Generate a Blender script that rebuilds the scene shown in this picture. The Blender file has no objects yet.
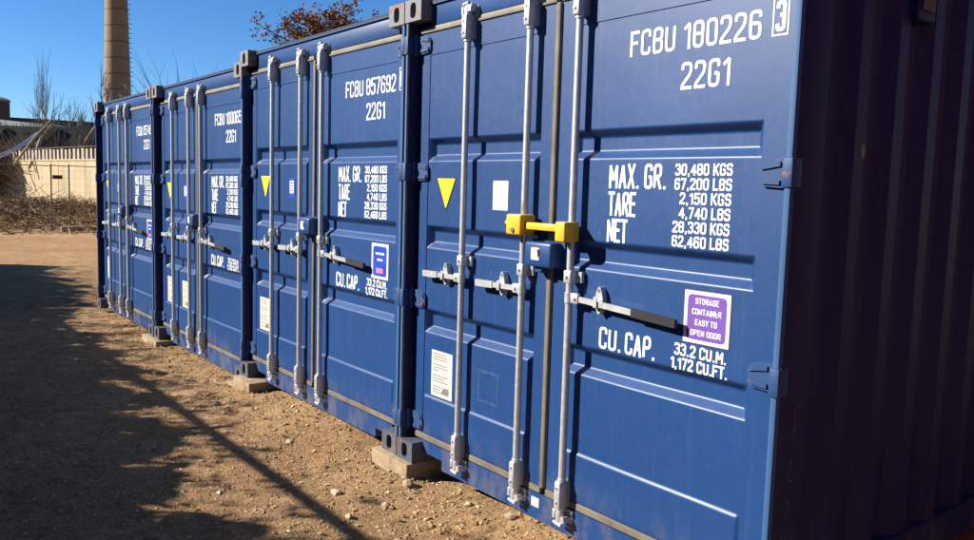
import bpy, bmesh, math, random
from mathutils import Vector, Matrix, noise
R = math.radians
SC = bpy.context.scene
COL = SC.collection
random.seed(11)

# ------------------------------------------------------------------ camera
def make_camera():
    loc = Vector((1.5516, -2.4757, 1.5715)); yaw, pit, roll, f = -0.9094, -0.0986, 0.0298, 820.166
    fw = Vector((math.cos(pit) * math.sin(yaw), math.cos(pit) * math.cos(yaw), math.sin(pit)))
    r = fw.cross(Vector((0, 0, 1))).normalized(); u = r.cross(fw)
    r2 = r * math.cos(roll) + u * math.sin(roll); u2 = -r * math.sin(roll) + u * math.cos(roll)
    cd = bpy.data.cameras.new('camera'); co = bpy.data.objects.new('camera', cd); COL.objects.link(co)
    m = Matrix((r2, u2, -fw)).transposed().to_4x4(); m.translation = loc
    co.matrix_world = m
    cd.sensor_width = 36; cd.sensor_fit = 'HORIZONTAL'; cd.lens = f / 974 * 36
    cd.clip_start = 0.05; cd.clip_end = 3000
    SC.camera = co
make_camera()

# ------------------------------------------------------------------ sky, sun, exposure
SUN = Vector((-0.72, -1.0, 0.74)).normalized()          # towards the sun
ELEV = math.asin(SUN.z); AZ = math.atan2(SUN.x, SUN.y)   # azimuth clockwise from +Y
W = bpy.data.worlds.new('World'); SC.world = W; W.use_nodes = True
wn = W.node_tree.nodes; wl = W.node_tree.links
sky = wn.new('ShaderNodeTexSky'); sky.sky_type = 'NISHITA'; sky.sun_disc = False
sky.sun_elevation = ELEV; sky.sun_rotation = AZ
sky.air_density = 0.8; sky.dust_density = 0.0; sky.ozone_density = 7.0; sky.altitude = 300
bg = wn['Background']; bg.inputs['Strength'].default_value = 0.05
hs = wn.new('ShaderNodeHueSaturation'); hs.inputs['Saturation'].default_value = 1.12; hs.inputs['Value'].default_value = 1.25
wl.new(sky.outputs[0], hs.inputs['Color']); wl.new(hs.outputs[0], bg.inputs['Color'])
sd = bpy.data.lights.new('sun', 'SUN'); sd.energy = 5.0; sd.angle = R(0.53); sd.color = (1.0, 0.945, 0.85)
so = bpy.data.objects.new('sun', sd); COL.objects.link(so)
so.rotation_euler = (-SUN).to_track_quat('-Z', 'Y').to_euler(); so.location = (-6, -9, 9)
SC.view_settings.view_transform = 'Standard'; SC.view_settings.look = 'None'
SC.view_settings.gamma = 1.0; SC.view_settings.exposure = 1.22; SC.view_settings.use_curve_mapping = False

# ------------------------------------------------------------------ materials
def newmat(name):
    m = bpy.data.materials.new(name); m.use_nodes = True
    nt = m.node_tree; b = nt.nodes['Principled BSDF']
    return m, nt, b
def N(nt, t, **kw):
    n = nt.nodes.new(t)
    for k, v in kw.items():
        if k.startswith('i_'):
            key = k[2:]; key = int(key) if key.isdigit() else key.replace('_', ' ')
            n.inputs[key].default_value = v
        else: setattr(n, k, v)
    return n
def L(nt, a, b): nt.links.new(a, b)
def ramp(nt, fac, stops):
    n = nt.nodes.new('ShaderNodeValToRGB'); e = n.color_ramp.elements
    while len(e) < len(stops): e.new(0.5)
    for q, (p, c) in zip(e, stops):
        q.position = p; q.color = c if len(c) == 4 else (*c, 1)
    L(nt, fac, n.inputs[0]); return n.outputs[0]
def mixc(nt, fac, a, b, blend='MIX'):
    n = nt.nodes.new('ShaderNodeMix'); n.data_type = 'RGBA'; n.blend_type = blend
    for v, i in ((fac, 0), (a, 6), (b, 7)):
        if hasattr(v, 'is_output'): L(nt, v, n.inputs[i])
        else: n.inputs[i].default_value = v if i == 0 else (*v, 1)
    return n.outputs[2]
def pos(nt, scale=(1, 1, 1)):
    g = nt.nodes.new('ShaderNodeNewGeometry'); mp = nt.nodes.new('ShaderNodeMapping'); mp.inputs['Scale'].default_value = scale
    L(nt, g.outputs['Position'], mp.inputs[0]); return mp.outputs[0]
def noi(nt, vec, scale, detail=4, rough=0.55):
    n = N(nt, 'ShaderNodeTexNoise'); n.inputs['Scale'].default_value = scale; n.inputs['Detail'].default_value = detail
    n.inputs['Roughness'].default_value = rough; L(nt, vec, n.inputs['Vector']); return n.outputs['Fac']
def bump(nt, b, h, strength, dist):
    n = N(nt, 'ShaderNodeBump'); n.inputs['Strength'].default_value = strength; n.inputs['Distance'].default_value = dist
    L(nt, h, n.inputs['Height']); L(nt, n.outputs[0], b.inputs['Normal'])

def paint(name, col, rough=0.32, rust=0.0, dent=0.25, streak=0.5, spec=.4):
    m, nt, b = newmat(name)
    p = pos(nt)
    big = noi(nt, p, 1.1, 4); fine = noi(nt, p, 30, 5, .65)
    st = noi(nt, pos(nt, (14, 14, .45)), 2.2, 6, .62)
    c = mixc(nt, ramp(nt, big, [(.3, (0, 0, 0)), (.7, (1, 1, 1))]), tuple(v * .92 for v in col), tuple(min(1, v * 1.10) for v in col))
    oi = nt.nodes.new('ShaderNodeObjectInfo')
    c = mixc(nt, ramp(nt, oi.outputs['Random'], [(0, (0, 0, 0)), (1, (.22, .22, .22))]), c, tuple(v * 1.5 + .008 for v in col))
    dust = ramp(nt, st, [(.55, (0, 0, 0)), (.80, (streak * .34,) * 3)])
    c = mixc(nt, dust, c, (.12, .15, .20))
    # chips, scuffs and thin scratches
    ch = ramp(nt, noi(nt, pos(nt, (1, 1, .6)), 55, 3, .7), [(.705, (0, 0, 0)), (.74, (.6, .6, .6))])
    c = mixc(nt, ch, c, (.13, .15, .19))
    sc = noi(nt, pos(nt, (3.2, 3.2, 46)), 1.6, 2, .5); sm = noi(nt, p, 2.3, 3, .6)
    s1 = ramp(nt, sc, [(.497, (0, 0, 0)), (.5, (1, 1, 1)), (.503, (0, 0, 0))]); s2 = ramp(nt, sm, [(.60, (0, 0, 0)), (.68, (.5, .5, .5))])
    mu = mixc(nt, 1.0, s1, s2, 'MULTIPLY'); c = mixc(nt, mu, c, (.16, .19, .24))
    # rust runs and mud splashed low down
    rr0 = noi(nt, pos(nt, (26, 26, .9)), 1.7, 5, .6); rm0 = noi(nt, pos(nt, (1, 1, 1)), 1.9, 3, .5)
    q = mixc(nt, 1.0, ramp(nt, rr0, [(.66, (0, 0, 0)), (.74, (.5, .5, .5))]), ramp(nt, rm0, [(.56, (0, 0, 0)), (.66, (1, 1, 1))]), 'MULTIPLY')
    c = mixc(nt, q, c, (.11, .055, .03))
    g = nt.nodes.new('ShaderNodeNewGeometry'); sx = N(nt, 'ShaderNodeSeparateXYZ'); L(nt, g.outputs['Position'], sx.inputs[0])
    lo = ramp(nt, sx.outputs[2], [(.0, (1, 1, 1)), (.30, (0, 0, 0))]); mud = ramp(nt, noi(nt, pos(nt, (1, 1, .5)), 9, 6, .7), [(.46, (0, 0, 0)), (.70, (.5, .5, .5))])
    c = mixc(nt, mixc(nt, 1.0, lo, mud, 'MULTIPLY'), c, (.20, .15, .10))
    if rust:
        rm = ramp(nt, noi(nt, p, 11, 7, .7), [(.62 - rust * .25, (0, 0, 0)), (.68 - rust * .22, (1, 1, 1))])
        c = mixc(nt, rm, c, (.22, .075, .025))
        b.inputs['Roughness'].default_value = .6
    L(nt, c, b.inputs['Base Color']); b.inputs['Specular IOR Level'].default_value = spec
    rr = ramp(nt, fine, [(.3, (rough - .01,) * 3), (.75, (rough + .05,) * 3)])
    if not rust: L(nt, rr, b.inputs['Roughness'])
    wav = noi(nt, p, 2.4, 2, .4)
    mx = N(nt, 'ShaderNodeMath', operation='MULTIPLY_ADD'); L(nt, fine, mx.inputs[0]); mx.inputs[1].default_value = .025; L(nt, wav, mx.inputs[2])
    bump(nt, b, mx.outputs[0], dent, .02)
    return m
def plain(name, col, rough=.6, metal=0, var=.2, scale=18, bmp=0.0):
    m, nt, b = newmat(name)
    p = pos(nt); n = noi(nt, p, scale, 6, .65)
    c = mixc(nt, ramp(nt, n, [(.3, (0, 0, 0)), (.7, (1, 1, 1))]), tuple(v * (1 - var) for v in col), tuple(min(.95, v * (1 + var)) for v in col))
    L(nt, c, b.inputs['Base Color']); b.inputs['Roughness'].default_value = rough; b.inputs['Metallic'].default_value = metal
    if bmp: bump(nt, b, n, bmp, .02)
    return m
def chipped(name, col, under):
    m, nt, b = newmat(name); p = pos(nt)
    c = mixc(nt, ramp(nt, noi(nt, p, 14, 6, .7), [(.35, (0, 0, 0)), (.7, (1, 1, 1))]), tuple(v * .85 for v in col), tuple(v * 1.1 for v in col))
    c = mixc(nt, ramp(nt, noi(nt, p, 75, 5, .7), [(.66, (0, 0, 0)), (.69, (.9, .9, .9))]), c, under)
    L(nt, c, b.inputs['Base Color']); b.inputs['Roughness'].default_value = .5; bump(nt, b, noi(nt, p, 60, 4, .6), .2, .004); return m
def worn_white(name):
    m, nt, b = newmat(name); p = pos(nt)
    c = mixc(nt, ramp(nt, noi(nt, p, 6, 6, .7), [(.40, (0, 0, 0)), (.75, (.6, .6, .6))]), (.70, .70, .68), (.52, .53, .54))
    c = mixc(nt, ramp(nt, noi(nt, p, 90, 4, .7), [(.64, (0, 0, 0)), (.69, (.8, .8, .8))]), c, (.10, .13, .22))
    L(nt, c, b.inputs['Base Color']); b.inputs['Roughness'].default_value = .55; return m
def rusty_zinc(name):
    m, nt, b = newmat(name)
    p = pos(nt); n = noi(nt, p, 40, 6, .7); n2 = noi(nt, pos(nt, (1, 1, .25)), 14, 5, .6)
    c = mixc(nt, ramp(nt, n, [(.3, (0, 0, 0)), (.7, (1, 1, 1))]), (.40, .405, .41), (.62, .62, .61))
    c = mixc(nt, ramp(nt, n2, [(.62, (0, 0, 0)), (.76, (.7, .7, .7))]), c, (.20, .14, .09))
    L(nt, c, b.inputs['Base Color']); b.inputs['Metallic'].default_value = .55; b.inputs['Roughness'].default_value = .42
    bump(nt, b, n, .15, .004)
    return m
def island(name, stops, rough=.9, var=True):
    m, nt, b = newmat(name)
    g = nt.nodes.new('ShaderNodeNewGeometry')
    c = ramp(nt, g.outputs['Random Per Island'], stops)
    L(nt, c, b.inputs['Base Color']); b.inputs['Roughness'].default_value = rough
    b.inputs['Specular IOR Level'].default_value = .25
    return m
def ground_mat():
    m, nt, b = newmat('dirt')
    p = pos(nt)
    n1 = noi(nt, p, .5, 5); n2 = noi(nt, p, 5, 8, .7); n3 = noi(nt, p, 60, 6, .75)
    c = mixc(nt, ramp(nt, n1, [(.35, (0, 0, 0)), (.68, (1, 1, 1))]), (.40, .225, .105), (.57, .36, .18))
    c = mixc(nt, ramp(nt, n2, [(.40, (0, 0, 0)), (.72, (.75, .75, .75))]), c, (.15, .088, .045))
    n4 = noi(nt, p, 14, 5, .7)
    c = mixc(nt, ramp(nt, n4, [(.52, (0, 0, 0)), (.70, (.75, .75, .75))]), c, (.17, .10, .052))
    v = N(nt, 'ShaderNodeTexVoronoi'); v.inputs['Scale'].default_value = 48; L(nt, p, v.inputs['Vector'])
    sp = N(nt, 'ShaderNodeSeparateColor'); L(nt, v.outputs['Color'], sp.inputs[0])
    c = mixc(nt, ramp(nt, sp.outputs[0], [(.0, (.35, .35, .35)), (.15, (0, 0, 0)), (.82, (0, 0, 0)), (1, (.6, .6, .6))]), c, (.46, .36, .24))
    c = mixc(nt, ramp(nt, n3, [(.34, (.6, .6, .6)), (.5, (0, 0, 0))]), c, (.09, .055, .03))
    L(nt, c, b.inputs['Base Color']); b.inputs['Roughness'].default_value = 1; b.inputs['Specular IOR Level'].default_value = .1
    a = N(nt, 'ShaderNodeMath', operation='MULTIPLY_ADD'); L(nt, n2, a.inputs[0]); a.inputs[1].default_value = 1.6; L(nt, n3, a.inputs[2])
    bump(nt, b, a.outputs[0], .9, .035)
    return m
def brick_mat(name, ca, cb, mortar, sx=1.0):
    m, nt, b = newmat(name)
    tc = nt.nodes.new('ShaderNodeTexCoord'); sp = N(nt, 'ShaderNodeSeparateXYZ'); L(nt, tc.outputs['Object'], sp.inputs[0])
    at = N(nt, 'ShaderNodeMath', operation='ARCTAN2'); L(nt, sp.outputs[1], at.inputs[0]); L(nt, sp.outputs[0], at.inputs[1])
    mu = N(nt, 'ShaderNodeMath', operation='MULTIPLY'); L(nt, at.outputs[0], mu.inputs[0]); mu.inputs[1].default_value = 1.6
    cb_ = N(nt, 'ShaderNodeCombineXYZ'); L(nt, mu.outputs[0], cb_.inputs[0]); L(nt, sp.outputs[2], cb_.inputs[1])
    br = N(nt, 'ShaderNodeTexBrick'); L(nt, cb_.outputs[0], br.inputs['Vector'])
    br.inputs['Color1'].default_value = (*ca, 1); br.inputs['Color2'].default_value = (*cb, 1); br.inputs['Mortar'].default_value = (*mortar, 1)
    br.inputs['Scale'].default_value = 3.2; br.inputs['Mortar Size'].default_value = .015
    n = noi(nt, tc.outputs['Object'], .35, 5, .6)
    c = mixc(nt, ramp(nt, n, [(.35, (0, 0, 0)), (.75, (.6, .6, .6))]), br.outputs[0], (.14, .085, .05))
    L(nt, c, b.inputs['Base Color']); b.inputs['Roughness'].default_value = .9
    return m
def concrete_mat(name, ca, cb, stain):
    m, nt, b = newmat(name)
    p = pos(nt); n1 = noi(nt, p, .8, 6, .6); n2 = noi(nt, pos(nt, (1, 1, .25)), 2.4, 6, .65); n3 = noi(nt, p, 22, 5, .7)
    c = mixc(nt, ramp(nt, n1, [(.3, (0, 0, 0)), (.7, (1, 1, 1))]), ca, cb)
    c = mixc(nt, ramp(nt, n2, [(.5, (0, 0, 0)), (.75, (.7, .7, .7))]), c, stain)
    L(nt, c, b.inputs['Base Color']); b.inputs['Roughness'].default_value = .9
    bump(nt, b, n3, .3, .02)
    return m

M = dict(
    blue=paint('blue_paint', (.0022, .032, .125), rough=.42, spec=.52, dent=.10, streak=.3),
    blue_shaded=paint('shaded_blue_paint', (.009, .012, .056), rough=.5, streak=.2, spec=.2, dent=.1),  # darker door blue: shade of side walls and post recesses is in the colour
    vent=plain('vent_grille', (.10, .055, .02), .6, .3),
    blue_post=paint('post_paint', (.022, .070, .175), rough=.42, rust=.03), seal=plain('rusty_seal', (.22, .15, .08), .8, 0, .6, 9),
    blue_rust=paint('rusty_blue_paint', (.10, .12, .16), rough=.5, rust=.30),
    blue_edge=paint('edge_paint', (.007, .036, .115), rough=.45, rust=.06),
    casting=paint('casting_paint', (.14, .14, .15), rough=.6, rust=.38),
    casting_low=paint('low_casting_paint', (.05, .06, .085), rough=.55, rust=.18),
    zinc=rusty_zinc('zinc'),
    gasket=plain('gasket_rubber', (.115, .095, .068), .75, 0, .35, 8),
    gasket_lit=plain('sunlit_gasket', (.175, .15, .115), .7, 0, .3, 5),  # paler copy of the gasket rubber, sunlight on the top strip painted in
    white=worn_white('white_lettering'),
    paper=plain('paper', (.52, .48, .40), .6, 0, .12, 25),
    grey_print=plain('grey_print', (.13, .12, .115), .6),
    yellow=chipped('yellow_steel', (.66, .36, .010), (.09, .07, .05)),
    tri_yellow=plain('yellow_sticker', (.85, .66, .02), .4, 0, .06, 20),
    black=plain('black_rubber', (.008, .008, .009), .85),
    dark=plain('dark_cavity', (.004, .004, .005), .9),
    purple=plain('purple_sticker', (.13, .06, .28), .4, 0, .1, 15),
    blue_sticker=plain('blue_sticker', (.015, .05, .36), .4),
    pink=plain('pink_print', (.62, .14, .26), .5),
    rustspot=plain('rust', (.30, .10, .03), .85, 0, .4, 60),
    stain=plain('glue_stain', (.007, .036, .118), .7, 0, .4, 70),
    scratch=plain('scratch', (.11, .075, .07), .8),
    timber=plain('timber', (.25, .18, .105), .85, 0, .3, 14, .5),
    timber_dark=plain('weathered_timber', (.24, .18, .115), .9, 0, .3, 14, .5),
    dirt=ground_mat(),
    pebble=island('pebble', [(0, (.20, .115, .055)), (.5, (.38, .24, .12)), (.95, (.48, .33, .18)), (1, (.54, .44, .31))]),
    stone=plain('stone', (.30, .22, .14), .9, 0, .3, 30, .5),
    stone_pale=plain('pale_stone', (.40, .32, .22), .9, 0, .2, 30, .4),
    litter=island('dry_leaf', [(0, (.10, .06, .03)), (.6, (.24, .15, .07)), (1, (.38, .27, .14))]),
    stick=island('dry_stick', [(0, (.06, .045, .03)), (.35, (.15, .10, .055)), (.75, (.30, .21, .12)), (1, (.46, .36, .23))]),
    wall=concrete_mat('rendered_wall', (.30, .225, .125), (.42, .325, .195), (.20, .145, .08)),
    slat_pale=plain('pale_slat', (.30, .25, .19), .85, 0, .25, 8),
    dark_wood=plain('dark_wood', (.028, .024, .026), .8, 0, .3, 6),
    roof_dark=plain('dark_roofing', (.017, .013, .011), .8, 0, .3, 3),
    roof_grey=plain('grey_roofing', (.16, .17, .14), .8, 0, .2, 3),
    brown_wall=plain('brown_wall', (.16, .10, .065), .9, 0, .3, 3),
    brown_board=plain('brown_board', (.11, .030, .038), .9, 0, .4, 4),
    dark_brick=plain('dark_brick', (.055, .035, .032), .9, 0, .3, 3),
    sheet=plain('pale_sheet', (.66, .62, .55), .5, 0, .12, 3),
    pole=plain('pale_pole', (.30, .23, .15), .8, 0, .3, 6),
    steel=plain('fence_steel', (.14, .12, .10), .6, .3, .2, 20),
    chimney=brick_mat('chimney_brick', (.25, .165, .085), (.18, .112, .058), (.24, .19, .13)),
    band=plain('iron_band', (.10, .07, .05), .7, .2),
    bark=plain('bark', (.10, .075, .055), .9, 0, .35, 12),
    bark_pale=plain('pale_bark', (.20, .16, .125), .9, 0, .3, 12),
    rust_leaf=island('rust_leaf', [(0, (.05, .03, .02)), (.4, (.13, .055, .022)), (.8, (.24, .09, .03)), (1, (.32, .16, .06))]),
    hedge_leaf=island('hedge_leaf', [(0, (.015, .03, .012)), (.6, (.035, .06, .02)), (1, (.07, .09, .03))]),
)

def sstep(a, b, x):
    t = max(0, min(1, (x - a) / (b - a))); return t * t * (3 - 2 * t)
# ------------------------------------------------------------------ mesh helpers
class MB:
    def __init__(self): self.v = []; self.f = []; self.mi = []
    def add(self, verts, faces, mi=0):
        o = len(self.v); self.v += [tuple(p) for p in verts]
        self.f += [tuple(i + o for i in q) for q in faces]; self.mi += [mi] * len(faces); return self
    def box(self, x0, x1, y0, y1, z0, z1, mi=0):
        return self.add([(x0, y0, z0), (x1, y0, z0), (x1, y1, z0), (x0, y1, z0), (x0, y0, z1), (x1, y0, z1), (x1, y1, z1), (x0, y1, z1)],
                        [(3, 2, 1, 0), (4, 5, 6, 7), (0, 1, 5, 4), (1, 2, 6, 5), (2, 3, 7, 6), (3, 0, 4, 7)], mi)
    def bbox(self, x0, x1, y0, y1, z0, z1, b=.004, seg=2, mi=0):
        bm = bmesh.new(); bmesh.ops.create_cube(bm, size=1)
        for v in bm.verts: v.co = Vector(((x0 + x1) / 2 + v.co.x * (x1 - x0), (y0 + y1) / 2 + v.co.y * (y1 - y0), (z0 + z1) / 2 + v.co.z * (z1 - z0)))
        bmesh.ops.bevel(bm, geom=list(bm.edges), offset=b, segments=seg, affect='EDGES', profile=.5)
        bm.verts.index_update()
        self.add([v.co.copy() for v in bm.verts], [[v.index for v in f.verts] for f in bm.faces], mi); bm.free(); return self
    def tube(self, pts, rad, n=10, caps=True, mi=0):
        pts = [Vector(p) for p in pts]
        rad = rad if isinstance(rad, (list, tuple)) else [rad] * len(pts)
        vs = []; fs = []
        up = None
        for i, p in enumerate(pts):
            a = pts[max(i - 1, 0)]; b = pts[min(i + 1, len(pts) - 1)]; d = (b - a).normalized()
            if up is None: up = d.orthogonal().normalized()
            else:
                up = (up - d * up.dot(d)); up = up.normalized() if up.length > 1e-6 else d.orthogonal().normalized()
            w = d.cross(up)
            for k in range(n):
                t = 2 * math.pi * k / n; vs.append(p + (up * math.cos(t) + w * math.sin(t)) * rad[i])
        for i in range(len(pts) - 1):
            for k in range(n):
                k2 = (k + 1) % n; fs.append((i * n + k, i * n + k2, (i + 1) * n + k2, (i + 1) * n + k))
        if caps: fs.append(tuple(range(n - 1, -1, -1))); fs.append(tuple((len(pts) - 1) * n + k for k in range(n)))
        return self.add(vs, fs, mi)
    def prism(self, poly, y0, y1, mi=0):            # poly in (x,z), extruded along y
        n = len(poly)
        vs = [(x, y0, z) for x, z in poly] + [(x, y1, z) for x, z in poly]
        fs = [tuple(range(n)), tuple(range(2 * n - 1, n - 1, -1))] + [(i, i + n, (i + 1) % n + n, (i + 1) % n) for i in range(n)]
        return self.add(vs, fs, mi)
    def xform(self, m):
        self.v = [tuple(m @ Vector(p)) for p in self.v]; return self
    def mesh(self, name, mats, sharp=35, smooth=True):
        me = bpy.data.meshes.new(name); me.from_pydata(self.v, [], self.f)
        for m in (mats if isinstance(mats, (list, tuple)) else [mats]): me.materials.append(m)
        if any(self.mi): me.polygons.foreach_set('material_index', self.mi)
        if smooth:
            me.polygons.foreach_set('use_smooth', [True] * len(me.polygons))
            me.set_sharp_from_angle(angle=R(sharp))
        me.update(); return me
def link(name, me, parent=None, loc=None):
    o = bpy.data.objects.new(name, me); COL.objects.link(o)
    if parent is not None: o.parent = parent
    if loc is not None: o.location = loc
    return o
def tag(o, label, cat, group=None, kind=None):
    if label: o['label'] = label
    if cat: o['category'] = cat
    if group: o['group'] = group
    if kind: o['kind'] = kind
    return o
def empty(name, loc, label, cat, group=None):
    o = link(name, None, None, loc); o.empty_display_size = .2
    return tag(o, label, cat, group)
CACHE = {}
def cached(key, fn):
    if key not in CACHE: CACHE[key] = fn()
    return CACHE[key]
def fixnormals(mb):
    bm = bmesh.new(); vs = [bm.verts.new(p) for p in mb.v]
    for f, mi in zip(mb.f, mb.mi):
        try: q = bm.faces.new([vs[i] for i in f]); q.material_index = mi
        except ValueError: pass
    bmesh.ops.recalc_face_normals(bm, faces=bm.faces); bm.verts.index_update()
    mb.v = [tuple(v.co) for v in bm.verts]; mb.f = [tuple(v.index for v in f.verts) for f in bm.faces]; mb.mi = [f.material_index for f in bm.faces]
    bm.free(); return mb

# ------------------------------------------------------------------ stencil lettering (condensed strokes)
def fil(pts, r, closed=False, seg=4):
    pts = [Vector(p) for p in pts]; out = []; n = len(pts)
    for i in range(n):
        if not closed and i in (0, n - 1): out.append(pts[i]); continue
        p, a, b = pts[i], pts[i - 1], pts[(i + 1) % n]
        d1 = a - p; d2 = b - p; l = min(r, d1.length * .48, d2.length * .48)
        if l < 1e-5: out.append(p); continue
        s = p + d1.normalized() * l; e = p + d2.normalized() * l
        for k in range(seg + 1):
            t = k / seg; out.append(s * (1 - t) ** 2 + p * 2 * t * (1 - t) + e * t * t)
    return out
# each glyph: (width factor, [(points, rounded, closed)])
G = {
 '0': (1, [([(0, 0), (0, 1), (1, 1), (1, 0)], 1, 1)]), '1': (.55, [([(.1, .82), (1, 1), (1, 0)], 0, 0)]),
 '2': (1, [([(0, .74), (0, 1), (1, 1), (1, .6), (0, .12), (0, 0)], 1, 0), ([(0, 0), (1, 0)], 0, 0)]),
 '3': (1, [([(0, .78), (0, 1), (1, 1), (1, .53), (.35, .53)], 1, 0), ([(.35, .53), (1, .53), (1, 0), (0, 0), (0, .22)], 1, 0)]),
 '4': (1, [([(.78, 0), (.78, 1), (0, .28), (1.1, .28)], 0, 0)]), '5': (1, [([(1, 1), (.05, 1), (0, .55)], 0, 0), ([(0, .55), (.2, .62), (1, .62), (1, 0), (0, 0), (0, .22)], 1, 0)]),
 '6': (1, [([(1, .78), (1, 1), (0, 1), (0, 0), (1, 0), (1, .56), (0, .56)], 1, 0)]), '7': (.95, [([(0, 1), (1, 1), (.35, 0)], 0, 0)]),
 '8': (1, [([(0, 0), (0, 1), (1, 1), (1, 0)], 1, 1), ([(0, .52), (1, .52)], 0, 0)]), '9': (1, [([(0, .22), (0, 0), (1, 0), (1, 1), (0, 1), (0, .44), (1, .44)], 1, 0)]),
 'A': (1.05, [([(0, 0), (.5, 1), (1, 0)], 0, 0), ([(.2, .3), (.8, .3)], 0, 0)]), 'B': (1, [([(0, 0), (0, 1), (1, 1), (1, .53), (0, .53)], 1, 0), ([(0, .53), (1, .53), (1, 0), (0, 0)], 1, 0)]),
 'C': (1, [([(1, .72), (1, 1), (0, 1), (0, 0), (1, 0), (1, .28)], 1, 0)]), 'D': (1, [([(0, 0), (0, 1), (1, 1), (1, 0)], 1, 1)]), 'E': (.9, [([(1, 1), (0, 1), (0, 0), (1, 0)], 0, 0), ([(0, .53), (.85, .53)], 0, 0)]),
 'F': (.9, [([(1, 1), (0, 1), (0, 0)], 0, 0), ([(0, .53), (.85, .53)], 0, 0)]), 'G': (1, [([(1, .74), (1, 1), (0, 1), (0, 0), (1, 0), (1, .48), (.55, .48)], 1, 0)]),
 'I': (.05, [([(.5, 0), (.5, 1)], 0, 0)]), 'K': (1, [([(0, 0), (0, 1)], 0, 0), ([(1, 1), (0, .4)], 0, 0), ([(.3, .6), (1, 0)], 0, 0)]), 'L': (.85, [([(0, 1), (0, 0), (1, 0)], 0, 0)]),
 'M': (1.3, [([(0, 0), (0, 1), (.5, .3), (1, 1), (1, 0)], 0, 0)]), 'N': (1.05, [([(0, 0), (0, 1), (1, 0), (1, 1)], 0, 0)]), 'O': (1, [([(0, 0), (0, 1), (1, 1), (1, 0)], 1, 1)]),
 'P': (1, [([(0, 0), (0, 1), (1, 1), (1, .48), (0, .48)], 1, 0)]), 'R': (1, [([(0, 0), (0, 1), (1, 1), (1, .5), (0, .5)], 1, 0), ([(.45, .5), (1, 0)], 0, 0)]),
 'S': (1, [([(1, .75), (1, 1), (0, 1), (0, .53), (1, .53), (1, 0), (0, 0), (0, .25)], 1, 0)]), 'T': (1, [([(0, 1), (1, 1)], 0, 0), ([(.5, 1), (.5, 0)], 0, 0)]),
 'U': (1, [([(0, 1), (0, 0), (1, 0), (1, 1)], 1, 0)]), 'X': (1, [([(0, 0), (1, 1)], 0, 0), ([(0, 1), (1, 0)], 0, 0)]), 'Y': (1, [([(0, 1), (.5, .45), (1, 1)], 0, 0), ([(.5, .45), (.5, 0)], 0, 0)]),
}
def ribbon(mb, pts, t, y, closed, mi):
    n = len(pts); vs = []
    for i, p in enumerate(pts):
        a = pts[i - 1] if (i or closed) else None; b = pts[(i + 1) % n] if (i < n - 1 or closed) else None
        d1 = (p - a).normalized() if a is not None else None; d2 = (b - p).normalized() if b is not None else None
        if d1 is None: d1 = d2
        if d2 is None: d2 = d1
        tn = (d1 + d2); tn = tn.normalized() if tn.length > 1e-4 else d1
        nr = Vector((-tn.y, tn.x)); k = 1 / max(.45, nr.dot(Vector((-d1.y, d1.x))))
        vs.append((p.x + nr.x * t / 2 * k, y, p.y + nr.y * t / 2 * k)); vs.append((p.x - nr.x * t / 2 * k, y, p.y - nr.y * t / 2 * k))
    fs = []
    for i in range(n if closed else n - 1):
        j = (i + 1) % n; fs.append((2 * i, 2 * i + 1, 2 * j + 1, 2 * j))
    mb.add(vs, fs, mi)
def text(mb, s, u0, u1, v0, v1, y, t=None, mi=0):
    h = v1 - v0; t = t or h * .15; gap = .62; wid = 1.0
    tot = 0; lay = []
    for ch in s:
        if ch == ' ': tot += .75; continue
        w = .16 if ch in '.,' else G[ch][0]
        lay.append((ch, tot, w)); tot += w + gap
    tot -= gap
    sc = (u1 - u0 - t) / max(tot, .1); k = 0
    for ch, x, w in lay:
        if ch in '.,':
            cx = u0 + t / 2 + (x + w / 2) * sc; zz = v0 - (t * .6 if ch == ',' else 0)
            mb.add([(cx - t * .5, y, zz), (cx + t * .5, y, zz), (cx + t * .5, y, v0 + t), (cx - t * .5, y, v0 + t)], [(0, 1, 2, 3)], mi); continue
        for pts, rnd, cl in G[ch][1]:
            q = [(u0 + t / 2 + (x + px * w) * sc, v0 + t / 2 + pz * (h - t)) for px, pz in pts]
            q = fil(q, h * .16, cl) if rnd else [Vector(p) for p in q]
            if rnd: k += 1; ribbon(mb, q, t, y - .00012 * (k % 5), cl, mi); continue
            for i in range(len(q) - 1):
                a, b = q[i], q[i + 1]; d = (b - a).normalized()
                if i > 0 and abs((q[i] - q[i - 1]).normalized().dot(d)) < .5: a = a - d * t / 2
                if i + 2 < len(q) and abs((q[i + 2] - q[i + 1]).normalized().dot(d)) < .5: b = b + d * t / 2
                if i == 0 and abs(d.x) > .9: a = a - d * t / 2
                if i == len(q) - 2 and abs(d.x) > .9: b = b + d * t / 2
                if i == 0 and abs(d.x) < .9: a = a - d * t / 2
                if i == len(q) - 2 and abs(d.x) < .9: b = b + d * t / 2
                k += 1; ribbon(mb, [a, b], t, y - .00012 * (k % 5), 0, mi)
def quad(mb, u0, u1, v0, v1, y, mi=0): mb.add([(u0, y, v0), (u1, y, v0), (u1, y, v1), (u0, y, v1)], [(0, 1, 2, 3)], mi)
def rrect(u0, u1, v0, v1, r):
    return [(p.x, p.y) for p in fil([(u0, v0), (u1, v0), (u1, v1), (u0, v1)], r, True, 4)]
def plate(mb, poly, y0, th=.0012, mi=0): mb.prism(poly, y0 - th, y0 + .0005, mi)

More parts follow.
